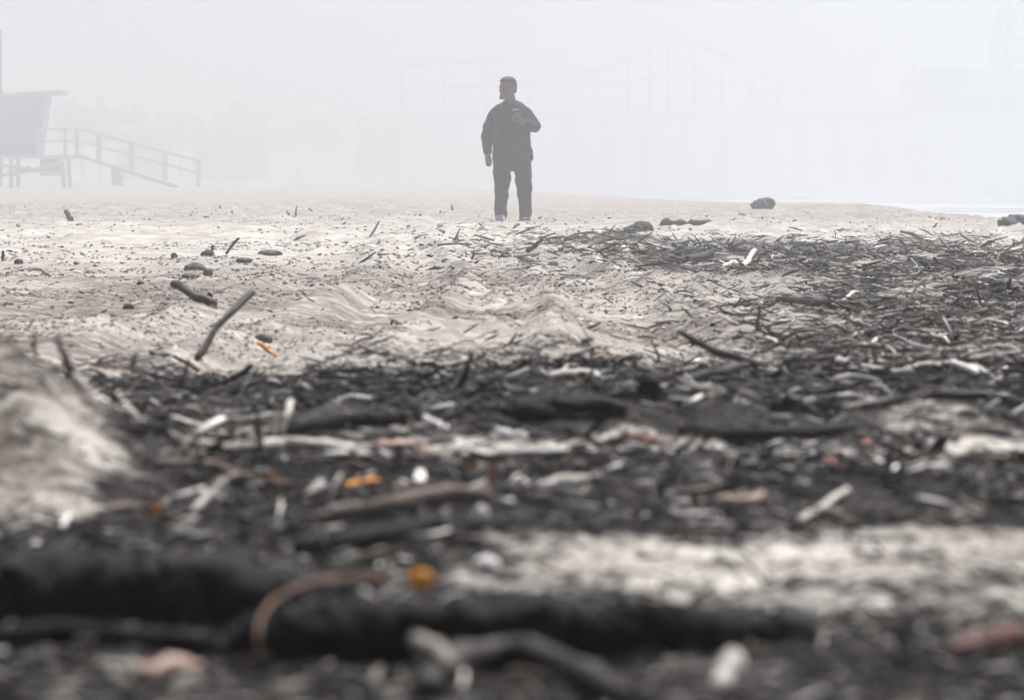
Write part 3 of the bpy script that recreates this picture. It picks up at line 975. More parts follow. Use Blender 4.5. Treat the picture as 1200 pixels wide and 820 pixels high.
    for s in (-1, 1):
        b = bmesh.new(); bmesh.ops.create_icosphere(b, subdivisions=2, radius=.012)
        e = bpy.data.meshes.new('eye'); b.to_mesh(e); b.free()
        eo = link('eye', e, M['eye'], root); eo.location = hc + turn @ Vector((s * .032, -.083, .006))
    # collar, belt, belt pouch
    P_ = [Q(598.5, 117.0, .012) + Vector((math.cos(a) * .082, math.sin(a) * .078, .004 + .012 * math.sin(a))) for a in np.linspace(-math.pi * .40, math.pi * 1.40, 22)]
    V, Fc = tube_data(P_, .016, 6); link('collar', pydata('collar', V, Fc, True), M['shirt'], root)
    rr = []
    for py in (173.4, 173.2, 170.2, 170.0):
        g_ = 1.0 if py in (173.2, 170.2) else .9
        rr.append((Q(600.3, py, -.008), X * (.228 * g_ + .005), Y * (.150 * g_ + .006)))
    V, Fc = loft(rr, 28); link('belt', pydata('belt', V, Fc, True), M['black'], root)
    m = MB(); c = Q(621.5, 177, -.02); m.hexa([c + Vector(v) for v in ((-.02, -.05, -.06), (.035, -.045, -.05), (.035, .045, -.05), (-.02, .05, -.06), (-.02, -.05, .05), (.028, -.045, .045), (.028, .045, .045), (-.02, .05, .05))])
    m.build('belt_pouch', M['black'], root)
    m = MB(); c = Q(604, 125.6, -.130); m.box(c.x - .038, c.x + .038, c.y - .012, c.y + .03, c.z - .006, c.z + .006); m.build('pale_bar', M['bar_pale'], root)  # small pale bar across the upper chest
    # what the hand holds
    dv = empty('handheld_device', Vector(root.location) + Q(604.5, 133, -.262 + .02))
    tag(dv, 'small dark handheld device held in the hand at the chest', 'device')
    m = MB(); m.box(-.026, .026, -.006, .006, -.045, .055); m.build('case', M['black'], dv)
    m = MB(); m.box(-.022, .022, .0062, .0072, -.038, .048); m.build('screen', M['glass'], dv)
    dv.rotation_euler = (R(-35), 0, R(20))
    return root


build_person()


# ------------------------------------------------------------------ single pieces of driftwood
def smooth_path(pts, sub=4, wob=0.0, seed=0):
    pts = [Vector(p) for p in pts]
    rr = random.Random(seed)
    out = []
    n = len(pts)
    for i in range(n - 1):
        p0 = pts[max(i - 1, 0)]; p1 = pts[i]; p2 = pts[i + 1]; p3 = pts[min(i + 2, n - 1)]
        for s in range(sub):
            t = s / sub
            out.append(.5 * ((2 * p1) + (p2 - p0) * t + (2 * p0 - 5 * p1 + 4 * p2 - p3) * t * t + (3 * p1 - p0 - 3 * p2 + p3) * t ** 3))
    out.append(pts[-1])
    if wob:
        for q in out[1:-1]:
            q += Vector((rr.uniform(-1, 1), rr.uniform(-1, 1), rr.uniform(-1, 1))) * wob
    return out


SEED = [100]


def pt(p, rpx=3):
    """(px, py) lies on the ground there; (px, py, d) is a point at distance d"""
    if len(p) == 2:
        g = G(*p); g.z += (rpx * .55 + 7 * float(dens(np.array([g.x]), np.array([g.y]))[0])) * g.y / F
        return g
    return P(*p)


def wood(label, pts, rpx, mat, name='driftwood_stick', cat='stick', lump=.22, n=9, wob=.35, flat=1.0, sub=4, group=None, ends=True):
    """one piece of wood; rpx are half-thicknesses in picture pixels at its distance"""
    SEED[0] += 1
    rs = [rpx] * len(pts) if np.isscalar(rpx) else list(rpx)
    W_ = [pt(p, r) for p, r in zip(pts, rs)]
    kd = [v.y / F for v in W_]
    rw = [r * k for r, k in zip(rs, kd)]
    path = smooth_path(W_, sub, wob * min(rw), SEED[0])
    rad = list(np.interp(np.linspace(0, 1, len(path)), np.linspace(0, 1, len(rw)), rw))
    if ends:
        t0 = (path[0] - path[1]).normalized(); t1 = (path[-1] - path[-2]).normalized()
        path = [path[0] + t0 * rad[0] * .35] + path + [path[-1] + t1 * rad[-1] * .35]
        rad = [rad[0] * .6] + rad + [rad[-1] * .6]
    o0 = W_[0].copy()
    V, Fc = tube_data([p - o0 for p in path], rad, n, True, lump, SEED[0], flat)
    o = link(name, pydata(name, V, Fc, True), M[mat]); o.location = o0
    tag(o, label, cat, group)
    return o


def twig(parent, pts, rpx, mat):
    SEED[0] += 1
    W_ = [pt(p, 2) for p in pts]
    k = W_[0].y / F
    path = smooth_path(W_, 4, rpx * k * .3, SEED[0])
    rad = list(np.linspace(rpx * k, rpx * k * .55, len(path)))
    V, Fc = tube_data([p - parent.location for p in path], rad, 7, True, .12, SEED[0])
    return link('side_branch', pydata('side_branch', V, Fc, True), M[mat], parent)


def lump(label, px, py, wpx, hpx, mat, name, cat, depth=1.0, group=None, rough=.28, sink=.25, sub=3, rot=0):
    """an irregular boulder- or clump-like body resting on the sand"""
    SEED[0] += 1
    g = G(px, py); k = g.y / F
    b = bmesh.new(); bmesh.ops.create_icosphere(b, subdivisions=sub, radius=1)
    co = np.array([tuple(v.co) for v in b.verts])
    s = SEED[0] * 3.7
    nz = fbm(co[:, 0] * 1.6 + s + co[:, 2], co[:, 1] * 1.6 - co[:, 2] * .7 + s, SEED[0], 3) - .5
    for v, q in zip(b.verts, nz): v.co *= 1 + rough * 2 * q
    for v in b.verts:
        v.co = Vector((v.co.x * wpx / 2 * k, v.co.y * wpx / 2 * k * depth, v.co.z * hpx / 2 * k * (1 + sink)))
    me = bpy.data.meshes.new(name); b.to_mesh(me); b.free()
    me.polygons.foreach_set('use_smooth', [True] * len(me.polygons))
    o = link(name, me, M[mat]); o.location = (g.x, g.y + wpx / 2 * k * depth * .6, g.z + hpx / 2 * k * (1 - sink)); o.rotation_euler = (0, rot, 0)
    return tag(o, label, cat, group)


# charred logs across the foreground
a1 = wood('thick charred log lying behind the long tapering black log', [(-160, 742), (-20, 740), (60, 738), (150, 737), (230, 735), (310, 733), (400, 726)], [58, 50, 62, 52, 56, 42, 26], 'char', 'charred_log', 'log', .13, 22, .25, sub=12)
a2 = wood('long tapering charred log with a greyish thin end in the foreground', [(270, 780), (340, 781), (420, 779), (520, 780), (620, 779), (700, 778), (780, 776), (850, 772), (893, 770)], [24, 40, 48, 40, 46, 38, 38, 26, 18], 'char', 'charred_log', 'log', .13, 22, .25, sub=12)
lump('dark rounded stone at the thin end of the tapering charred log', 930, 768, 58, 46, 'stone', 'stone', 'stone')
k1 = wood('brown kelp stalk arching over the charred log to an orange float', [(305, 772, 3.50), (302, 735, 3.52), (325, 700, 3.58), (380, 680, 3.7), (440, 677, 3.8), (478, 678, 3.82)], [1.6, 2.2, 2.8, 3.6, 3.2, 4.5], 'kelp', 'kelp_stalk', 'seaweed', .14, 8, .35)
SEED[0] += 1
b_ = bmesh.new(); bmesh.ops.create_icosphere(b_, subdivisions=2, radius=1)
for v in b_.verts: v.co = Vector((v.co.x * .0062, v.co.y * .005, v.co.z * .0046)) * (1 + .2 * (random.random() - .5))
me_ = bpy.data.meshes.new('float_bulb'); b_.to_mesh(me_); b_.free()
fo = link('float_bulb', me_, M['orange'], k1); fo.location = P(492, 679, 3.82) - k1.location
fo['label'] = 'orange float bulb'
wood('blackened branch lying low in front of the thick charred log', [(-60, 770), (40, 765), (180, 766), (300, 772)], [14, 16, 15, 9], 'char', 'driftwood_stick', 'stick')
wood('dark angled root stub at the bottom edge before the long black log', [(500, 830), (540, 800), (640, 798), (735, 835)], [16, 22, 22, 14], 'dark', 'driftwood_stick', 'stick')
wood('short pinkish-grey wood wedge leaning on the long black log', [(488, 752, 3.35), (508, 760, 3.33), (530, 785, 3.3)], [9, 12, 10], 'grey', 'wood_chunk', 'wood')
wood('pale splintered chunk standing below the thin end of the black log', [(862, 768, 3.35), (858, 785, 3.34), (845, 806, 3.32)], [9, 14, 10], 'pale', 'wood_chunk', 'wood', .3)
wood('tan bark slab lying flat at the foreground edge', [(158, 802), (195, 798), (232, 792)], [10, 14, 10], 'pink', 'wood_chunk', 'wood', .25)
wood('rust-red piece of bark lying beside the black foreground litter', [(1112, 788), (1150, 778), (1192, 766)], [12, 17, 13], 'rust', 'wood_chunk', 'wood', .3)
wood('slim brown stick crossing the bottom edge of the litter', [(600, 800), (680, 812), (730, 822)], [7, 8, 6], 'brown')
wood('flat black sliver lying alone on the pale sand strip', [(912, 688), (945, 684), (980, 689)], [3, 5, 3], 'char')
wood('thin stick poking upright from the pale sand strip edge', [(800, 640, 5.0), (800, 618, 5.0), (801, 598, 5.0)], [2.4, 2, 1.6], 'brown')

# nearer dark belt
b1 = wood('thick grey-brown log end lying in the belt behind the charred logs', [(362, 622), (440, 622), (520, 620), (570, 618)], [8, 11, 12, 12], 'brown', 'driftwood_log', 'log', .08, 14, .15)
wood('black tapering log tucked under the grey-brown log end', [(350, 652), (430, 648), (520, 640), (590, 630)], [12, 16, 14, 6], 'char', 'charred_log', 'log')
wood('curled root loop rising beside the grey-brown log end', [(480, 640, 4.95), (508, 646, 4.95), (523, 630, 4.95), (521, 604, 4.96)], [5, 6, 6, 5], 'grey')
lump('rounded white pebble on top of the grey-brown log end', 564, 630, 18, 22, 'white', 'pebble', 'stone', rough=.12)
lump('bright white shell fragment before the pale sand strip', 570, 676, 34, 20, 'white', 'shell_fragment', 'shell', rough=.3)
wood('pale flat split stick leaning up in the belt beside the sand heap', [(223, 603, 5.55), (243, 583, 5.6), (262, 564, 5.62)], [4.5, 5, 4], 'pale')
wood('long grey branch bowed along the belt beside the sand heap', [(145, 548), (215, 538), (275, 531), (330, 528)], [4, 6, 6, 5], 'grey')
wood('long white bleached branch continuing the bowed grey branch', [(300, 527), (345, 525), (390, 532), (440, 545)], [6, 8, 7, 5], 'pale')
wood('dark upright stake standing before the white bleached branch', [(306, 560, 6.75), (305, 520, 6.78), (302, 487, 6.8)], [5, 5, 4], 'dark')
wood('thin brown stalk ending in an orange tuft', [(112, 607), (150, 603), (186, 603), (196, 600)], [4, 5, 4, 3], 'brown')
wood('brown curved branch running towards the orange tufts in the belt', [(180, 577), (240, 571), (300, 577), (360, 582)], [4, 6, 6, 4], 'brown')
wood('short bleached stub with a thick knuckle by the orange tufts', [(355, 590, 5.7), (364, 580, 5.7), (376, 570, 5.72)], [4, 6, 8], 'pale')
wood('orange-brown kelp strand stretched along the belt', [(400, 582), (420, 578), (438, 575), (446, 578)], [3, 4, 4, 3], 'orange', 'kelp_strand', 'seaweed')
for (px, py, s, lab) in ((184, 607, 15, 'orange kelp tuft at the tip of the thin brown stalk'), (318, 570, 13, 'orange kelp tuft sticking up behind the bleached stub'),
                         (333, 577, 9, 'small orange kelp scrap touching the bleached stub'), (552, 561, 9, 'small orange scrap above the pale pebbles in the belt'),
                         (577, 562, 10, 'round orange scrap beside the pale crossed sticks'), (680, 572, 6, 'tiny orange scrap by the bowed pale stick')):
    g = G(px, py); k = g.y / F
    o = empty('kelp_tuft', (g.x, g.y, g.z)); tag(o, lab, 'seaweed')
    for q in range(5):
        aa = random.uniform(0, 6.28); hh = random.uniform(.5, 1.3) * s * k; ww = s * k * .22
        ex = Vector((math.cos(aa) * s * k * .6, math.sin(aa) * s * k * .5, hh))
        V, Fc = tube_data(smooth_path([(0, 0, -.004), ex * .5 + Vector((0, 0, hh * .12)), ex]), list(np.linspace(ww, ww * .35, 9)), 6, True, .2, q, .35)
        link('blade', pydata('blade', V, Fc, True), M['orange'], o)
wood('pale stick crossing another near the round orange scrap', [(588, 585, 6.0), (598, 572, 6.0), (608, 560, 6.05)], [5, 5.5, 5], 'pale')
wood('slim pale stick sloping down from the crossed sticks', [(606, 558, 6.05), (618, 567, 6.02), (630, 577, 6.0)], [3, 3.5, 3], 'pale')
wood('bowed pale stick lying in the belt under the reddish bent branch', [(630, 585), (660, 579), (690, 574), (703, 575)], [3.5, 4.5, 4.5, 3.5], 'pale')
wood('peeled tan wood block lying in the belt above the pale strip', [(842, 601), (868, 601), (895, 600)], [8, 9, 8], 'pink', 'wood_chunk', 'wood', .10)
wood('smooth pale stick tilted before the peeled tan block', [(938, 614), (965, 606), (993, 597)], [4.5, 4.5, 4], 'pale')
wood('short pale stick in the belt below the forked black stump', [(1083, 562, 6.2), (1095, 572, 6.15), (1106, 582, 6.1)], [4, 4.5, 5.5], 'white')
wood('small white twig end glinting next to the black heap', [(1158, 583, 6.0), (1161, 577, 6.0), (1165, 571, 6.0)], [4, 4.5, 4.5], 'white')
wood('grey board fragment at the edge of the pale sand strip', [(1115, 614), (1135, 613), (1154, 615)], [4, 5, 4], 'grey')
wood('grey plank-like stick under the forked black stump', [(1060, 556), (1090, 553), (1118, 553)], [4, 5, 5], 'grey')
st = wood('forked black stump standing on the pale sand gap', [(1090, 545, 6.9), (1085, 525, 6.92), (1070, 507, 6.95)], [14, 10, 5], 'dark', 'tree_stump', 'stump', .2)
twig(st, [(1092, 540, 6.9), (1103, 520, 6.9), (1105, 503, 6.92)], 10, 'dark')
wood('reddish branch with a bent elbow lying over the belt', [(702, 532), (735, 531), (762, 527), (774, 522)], [4, 5.5, 5, 4], 'red')
wood('white sliver of wood bright in the dark belt', [(499, 490, 7.6), (513, 498, 7.55), (527, 506, 7.5)], [4, 4, 4], 'white')
wood('pale pinkish stick along the light sand gap', [(440, 534), (480, 531), (508, 537)], [5, 6, 4], 'pink')
wood('bleached flat branch lying along the light sand gap', [(510, 541), (560, 543), (620, 543), (697, 542)], [5, 6, 5, 5], 'pale')
wood('small white pebbly stick next to the white sliver', [(585, 518), (600, 520), (617, 520)], [4, 5, 4], 'white')
wood('short pale stake standing in the belt past the sand heap', [(330, 505, 7.3), (335, 488, 7.3), (341, 470, 7.35)], [3.5, 4, 4], 'pale')
wood('stubby white stake beside the short pale stake', [(320, 506, 7.3), (321, 495, 7.3), (323, 485, 7.3)], [4.5, 5, 4.5], 'pale')
wood('black log with a rounded brown end inside the dark belt', [(325, 515), (380, 511), (440, 509), (470, 508)], [7, 10, 11, 11], 'char', 'charred_log', 'log')
lump('wide black root mass heaped in the dark belt', 665, 510, 150, 30, 'char', 'root_mass', 'root', .5, rough=.55, sub=4)
lump('pointed black stump end beside the wide root mass', 762, 502, 30, 32, 'char', 'tree_stump', 'stump', .8, rough=.6)
wood('pale curled bark strip resting on the wide root mass', [(640, 458), (665, 456), (690, 452), (697, 453)], [3, 5, 5, 3], 'pale')
ar = wood('arched dark stump with a pale rim above the black log', [(900, 506, 7.9), (908, 484, 7.9), (925, 472, 7.9), (944, 480, 7.9), (952, 502, 7.9)], [8, 10, 11, 10, 8], 'dark', 'tree_stump', 'stump', .15)
wood('long black log half buried before the arched stump', [(800, 512), (860, 516), (930, 516), (1000, 509)], [7, 10, 9, 5], 'char', 'charred_log', 'log')
wood('dark low log lying at the far side of the belt by the pale gap', [(1010, 497), (1090, 494), (1160, 492), (1240, 494)], [3.5, 5, 5.5, 6], 'dark', 'driftwood_log', 'log')
wood('slender grey branch lying straight beside the long black log', [(985, 492), (1040, 488), (1070, 494)], [3, 3.5, 3], 'grey')

# sticks on and around the sand heap
wood('dark stick leaning out of the sand heap', [(88, 458, 6.7), (78, 425, 6.7), (67, 396, 6.72)], [5, 4.5, 3.5], 'dark')
wood('grey split branch leaning from the sand heap into the belt', [(86, 440, 6.5), (108, 468, 6.4), (130, 492, 6.3)], [6, 7, 6], 'grey')
wood('thin dark upright twig standing behind the sand heap', [(41, 432, 7.2), (40, 410, 7.2), (40, 388, 7.2)], [3, 2.5, 2], 'dark')
wood('small pale stake tilted by the sand heap', [(152, 432, 8.5), (159, 416, 8.5), (165, 402, 8.55)], [3, 3.5, 3], 'grey')
wood('pale thin slat lying against the sand heap', [(137, 460, 7.2), (148, 474, 7.1), (160, 488, 7.0)], [2.5, 3, 2.5], 'pale')

# the mid beach
rs = wood('dark stick jutting steeply out of the sand near an orange leaf', [(231, 420, 11.5), (247, 393, 11.55), (268, 368, 11.6), (296, 343, 11.7)], [4.5, 4, 3.8, 4.5], 'dark')
wood('stubby dark branch end poking from the sand', [(252, 356, 18.2), (230, 347, 18.2), (204, 333, 18.3)], [5.5, 5, 5], 'brown')
wood('thin dark root lying flat under the steep jutting stick', [(176, 415), (205, 413), (232, 414)], [2, 2.2, 2], 'dark')
lump('small dark triangular stone behind the orange leaf', 309, 388, 22, 12, 'stone', 'stone', 'stone', rough=.3)
g = G(313, 402); k = g.y / F
o = empty('orange_leaf', (g.x, g.y, g.z)); tag(o, 'bright orange crumpled leaf lying on the open sand', 'leaf')
for nm, pp, ww in (('blade', [(-10, 0, 14), (-6, 0, 13), (1, 0, 7), (4, -2, 5)], [2.5, 5, 5, 2.5]), ('stem', [(3, 0, 6), (7, 0, 3), (12, 0, 1)], [3, 3.5, 2])):
    V, Fc = tube_data(smooth_path([Vector(p) * k * 1.3 for p in pp]), list(np.interp(np.linspace(0, 1, 13 if nm == 'blade' else 9), np.linspace(0, 1, len(ww)), ww) * k * 1.3), 8, True, .15, 5, .4)
    link(nm, pydata(nm, V, Fc, True), M['orange'], o)
dk = wood('long dark forked branch raised over the edge of the debris', [(798, 390, 11.2), (840, 411, 11.1), (885, 426, 11.0), (935, 444, 10.9)], [4, 4.5, 5, 4.5], 'dark')
wood('second dark branch lying crosswise under the raised forked branch', [(778, 458, 9.8), (815, 442, 10.0), (875, 428, 10.4)], [5, 5.5, 4.5], 'dark')
wood('long pale stick lying before the raised forked branch', [(982, 430), (1025, 437), (1070, 444)], [4, 4.5, 4], 'pale')
wood('bright white straight stick at the debris edge by the long pale stick', [(1117, 424, 10.6), (1147, 438, 10.4), (1178, 451, 10.2)], [4, 4.5, 4.5], 'white')
wood('long weathered branch lying behind the bright white stick', [(1040, 421), (1110, 426), (1180, 419), (1230, 416)], [3.5, 4, 4, 3], 'grey')
wood('pale bent branch passing under the bright white stick', [(1060, 441), (1100, 437), (1140, 440), (1175, 452)], [3, 4, 4, 3], 'pale')
wood('forked white twig in the debris beyond the long pale stick', [(1008, 410), (1020, 408), (1030, 399)], [2, 2.5, 2], 'pale')
wood('brown upright stub poking through the sand before the forked branch', [(888, 385, 14.3), (889, 372, 14.3), (890, 358, 14.3)], [2.5, 2.5, 2], 'red')
wood('dark upright stake at the front of the sand by the belt', [(653, 446, 9.9), (655, 432, 9.9), (657, 420, 9.9)], [4, 3.5, 2.5], 'dark')
wood('thin weathered stake next to the dark upright stake', [(639, 450, 9.9), (640, 432, 9.9), (640, 415, 9.9)], [2.5, 2.2, 1.8], 'brown')
wood('low black log lying at the foot of the debris heap', [(912, 355), (960, 359), (1000, 360), (1030, 356)], [3, 4.2, 4, 2.5], 'dark', 'driftwood_log', 'log', .35)
wood('pale stick laid on the low black log', [(988, 354), (1000, 351), (1010, 347)], [2, 2.5, 2.3], 'pale')
wood('dark upright tapering stick on top of the debris heap', [(1164, 322, 29), (1170, 312, 29), (1177, 303, 29)], [2.2, 2.4, 1.4], 'dark')
wood('twisted pale root lying on the debris heap', [(845, 317), (858, 314), (872, 315), (884, 306)], [2.5, 3.2, 3.4, 3], 'pale')
wood('long grey stick lying along the debris heap crest', [(905, 324), (930, 320), (950, 313)], [2.4, 2.8, 2.4], 'grey')
wood('pale short stick leaning on the debris heap', [(1051, 321, 27.5), (1056, 327, 27.4), (1062, 333, 27.2)], [2, 2.6, 2.3], 'pale')
fk = wood('forked dark branch sticking out of the debris heap', [(764, 312, 33), (760, 302, 33), (745, 292, 33)], [4, 3.2, 2.2], 'dark')
twig(fk, [(760, 304, 33), (748, 304, 33), (742, 298, 33)], 2, 'dark')
wood('dark log end lying on the debris heap', [(805, 312), (822, 309), (838, 307)], [3, 3.6, 3], 'dark', 'driftwood_log', 'log')
wood('long grey branch fallen along the sand to the debris heap', [(603, 303), (630, 301), (660, 297)], [1.8, 2, 1.6], 'grey')
wood('second grey branch crossing the fallen long one', [(606, 301), (630, 306), (652, 311)], [1.8, 2, 1.8], 'grey')
wood('dark leaning snag near the fallen long branch', [(618, 295, 37), (628, 287, 37), (636, 280, 37)], [3, 2.6, 1.8], 'dark')
wood('pale upright splinter in the far litter', [(714, 282, 46), (715, 277, 46), (714, 272, 46)], [1.5, 1.6, 1.2], 'pale')
wood('dark knobbed stub on the crest of the open sand', [(85, 261, 62), (81, 254, 62), (78, 248, 62)], [3.4, 3, 3.4], 'dark')
wood('thin curved twig lying on the open sand', [(8, 317), (30, 313), (45, 311), (56, 318)], [1.6, 1.8, 1.8, 1.2], 'brown')
wood('small reddish upright stick standing in open sand', [(3, 305, 34), (3, 300, 34), (4, 294, 34)], [2, 2, 1.4], 'rust')
wood('thin stick leaning out of the sand beyond the dark stones', [(265, 297, 38), (272, 288, 38), (280, 279, 38)], [1.6, 1.6, 1.4], 'dark')
wood('short dark stub beside the dark stones', [(248, 298, 38), (249, 292, 38), (249, 287, 38)], [1.8, 1.8, 1.4], 'dark')
for (px, py, h, lab) in ((259, 250, 9, 'hair-thin dry stalk beyond the sand crest'), (272, 253, 6, 'short twin stub on the sand crest'), (347, 254, 12, 'tall thin stalk rising from the low sand hummock'), (338, 255, 8, 'short stalk leaning from the low sand hummock'),
                         (366, 252, 8, 'bent stalk at the side of the low sand hummock'), (530, 249, 9, 'curved thin branch on the sand crest beside the person'), (517, 253, 6, 'low branch tip on the sand crest beside the person'), (893, 262, 8, 'thin twig leaning up from the flat wet sand'), (1095, 270, 9, 'thin twig leaning on the far wet sand')):
    d = d_of(py); x = random.uniform(-4, 4)
    wood(lab, [(px - x, py + 2, d), (px, py - h * .5, d), (px + x, py - h, d)], [1.4, 1.1, .8], 'dark', n=6)

# stones and far clumps
for (px, py, wp, hp, lab, nm, cat, mt) in (
        (228, 314, 26, 10, 'long flat dark stone at the front of the stone cluster', 'stone', 'stone', 'stone'), (243, 303, 15, 7, 'black stone behind the long flat stone', 'stone', 'stone', 'clump'),
        (222, 323, 20, 7, 'low sandy stone before the long flat stone', 'stone', 'stone', 'brown'), (243, 321, 11, 8, 'small round stone next to the low sandy stone', 'stone', 'stone', 'stone'),
        (204, 303, 9, 6, 'little dark pebble at the end of the stone cluster', 'stone', 'stone', 'stone'), (285, 308, 20, 6, 'flat dark pebble between the stone cluster and the lone smooth stone', 'stone', 'stone', 'stone'),
        (317, 297, 30, 7, 'lone smooth dark stone on the open sand', 'stone', 'stone', 'stone'), (21, 305, 11, 6, 'lone black pebble beyond the thin curved twig', 'stone', 'stone', 'clump'),
        (93, 268, 9, 3, 'small dark pebble by the knobbed stub', 'stone', 'stone', 'stone'), (164, 329, 8, 4, 'small black pebble on the sand before the dark stones', 'stone', 'stone', 'clump'),
        (747, 278, 27, 17, 'rounded black boulder-like clump on the edge of the far litter', 'kelp_clump', 'seaweed', 'clump'),
        (896, 250, 24, 14, 'ragged dark kelp clump far out on the pale sand', 'kelp_clump', 'seaweed', 'clump'),
        (1192, 268, 40, 16, 'broad dark kelp heap on the sloping shore edge', 'kelp_clump', 'seaweed', 'clump'),
        (150, 362, 14, 7, 'dark pebble low on the pitted sand', 'stone', 'stone', 'stone'), (850, 344, 9, 6, 'black pebble at the edge of the scalloped sand', 'stone', 'stone', 'clump')):
    lump(lab, px, py, wp, hp, mt, nm, cat, sub=4 if nm == 'kelp_clump' else 3, rough=.6 if nm == 'kelp_clump' else .35)
wood('blocky dark log lying on the far wet sand', [(779, 268), (805, 268), (832, 268)], [7, 7.5, 7], 'dark', 'driftwood_log', 'log', .06)
lump('rounded root ball on the debris heap crest', 858, 300, 28, 16, 'clump', 'root_mass', 'root')
lump('white scrap of foam lying on the rutted sand', 746, 362, 20, 5, 'white', 'foam_scrap', 'litter', rough=.15)


# ------------------------------------------------------------------ the other sticks one can pick out
VARS = []
for q in range(14):
    r_ = random.Random(q + 40)
    n_ = 6
    bend = r_.uniform(-.16, .16); kk = r_.uniform(-.05, .05)
    path = [Vector((t - .5, bend * (1 - (2 * t - 1) ** 2) + r_.uniform(-.012, .012), kk * math.sin(t * 6) + r_.uniform(-.01, .01))) for t in np.linspace(0, 1, n_)]
    th = r_.uniform(.022, .05)
    V, Fc = tube_data(path, [th * (1 - .45 * t) * (1 + r_.uniform(-.12, .12)) for t in np.linspace(0, 1, n_)], 6, True, .12, q)
    VARS.append((V, Fc))
MESHV = {}
for mt in ('dark', 'brown', 'grey', 'pale', 'white', 'red'):
    for q, (V, Fc) in enumerate(VARS):
        me = pydata('driftwood_stick', V, Fc, True); me.materials.append(M[mt]); MESHV[mt, q] = me

ZONES = [(dm(3.9), 'among the litter in front of the charred logs'), (dm(4.75), 'beside the charred foreground logs'), (dm(5.3), 'along the pale sand strip'), (dm(6.55), 'in the near dark debris belt'),
         (dm(7.2), 'along the light sand gap between the dark belts'), (dm(11.0), 'in the far dark debris belt'), (26, 'in the debris spread on the rutted sand'), (46, 'in the tangled debris heap'), (200, 'on the far wet sand')]
LOOK = {'dark': 'blackened stick', 'brown': 'brown stick', 'grey': 'weathered grey stick', 'pale': 'bleached pale stick', 'white': 'bright white splinter', 'red': 'reddish stick'}


def sample_points(n, pymin, pymax, pxmin=-250, pxmax=1450, power=1.0, dmin=0.0):
    out = []
    tot = 0
    while tot < n:
        m_ = n * 3
        py = rng.uniform(pymin, pymax, m_); px = rng.uniform(pxmin, pxmax, m_)
        d = np.exp(np.interp(-py, -TAB_PY, np.log(TAB_D)))
        x = (px - 600) * d / F
        D_ = dens(x, d)
        D_ = np.where(D_ < dmin, 0, D_)
        keep = rng.random(m_) < D_ ** power
        out.append(np.stack([x[keep], d[keep]], 1)); tot += keep.sum()
    return np.concatenate(out)[:n]


pts = sample_points(175, 296, 810, 5, 1195, 1.0, .1)
for (x, d) in pts:
    mt = random.choices(['dark', 'brown', 'grey', 'pale', 'white', 'red'], [.22, .2, .24, .28, .04, .02])[0]
    if d > 20 and mt == 'white': mt = 'pale'
    q = random.randrange(14)
    Lpx = random.choice([random.uniform(22, 45), random.uniform(30, 85)])
    if d > 20: Lpx *= .5
    L = Lpx * d / F
    o = link('driftwood_stick', MESHV[mt, q])
    o.scale = (L, L * random.uniform(.7, 1.2), L * random.uniform(.7, 1.2))
    tilt = random.gauss(0, .16) if random.random() < .85 else random.uniform(.3, 1.0)
    o.rotation_euler = (random.uniform(0, 6.28), tilt, random.choice([0, math.pi]) + random.gauss(0, .75))
    o.location = (x, d, hz(x, d) + .012 * L + abs(math.sin(tilt)) * L * .42 + .0015 * d)
    zn = next(z[1] for z in ZONES if d < z[0])
    zi = next(i for i, z in enumerate(ZONES) if d < z[0])
    sz = 'short ' if Lpx < (17 if d > 20 else 32) else ('long ' if Lpx > (28 if d > 20 else 55) else '')
    ps = ' tilted up ' if abs(tilt) > .3 else ' lying '
    tag(o, sz + LOOK[mt] + ps + zn, 'stick', sz + LOOK[mt] + 's' + ps + zn)


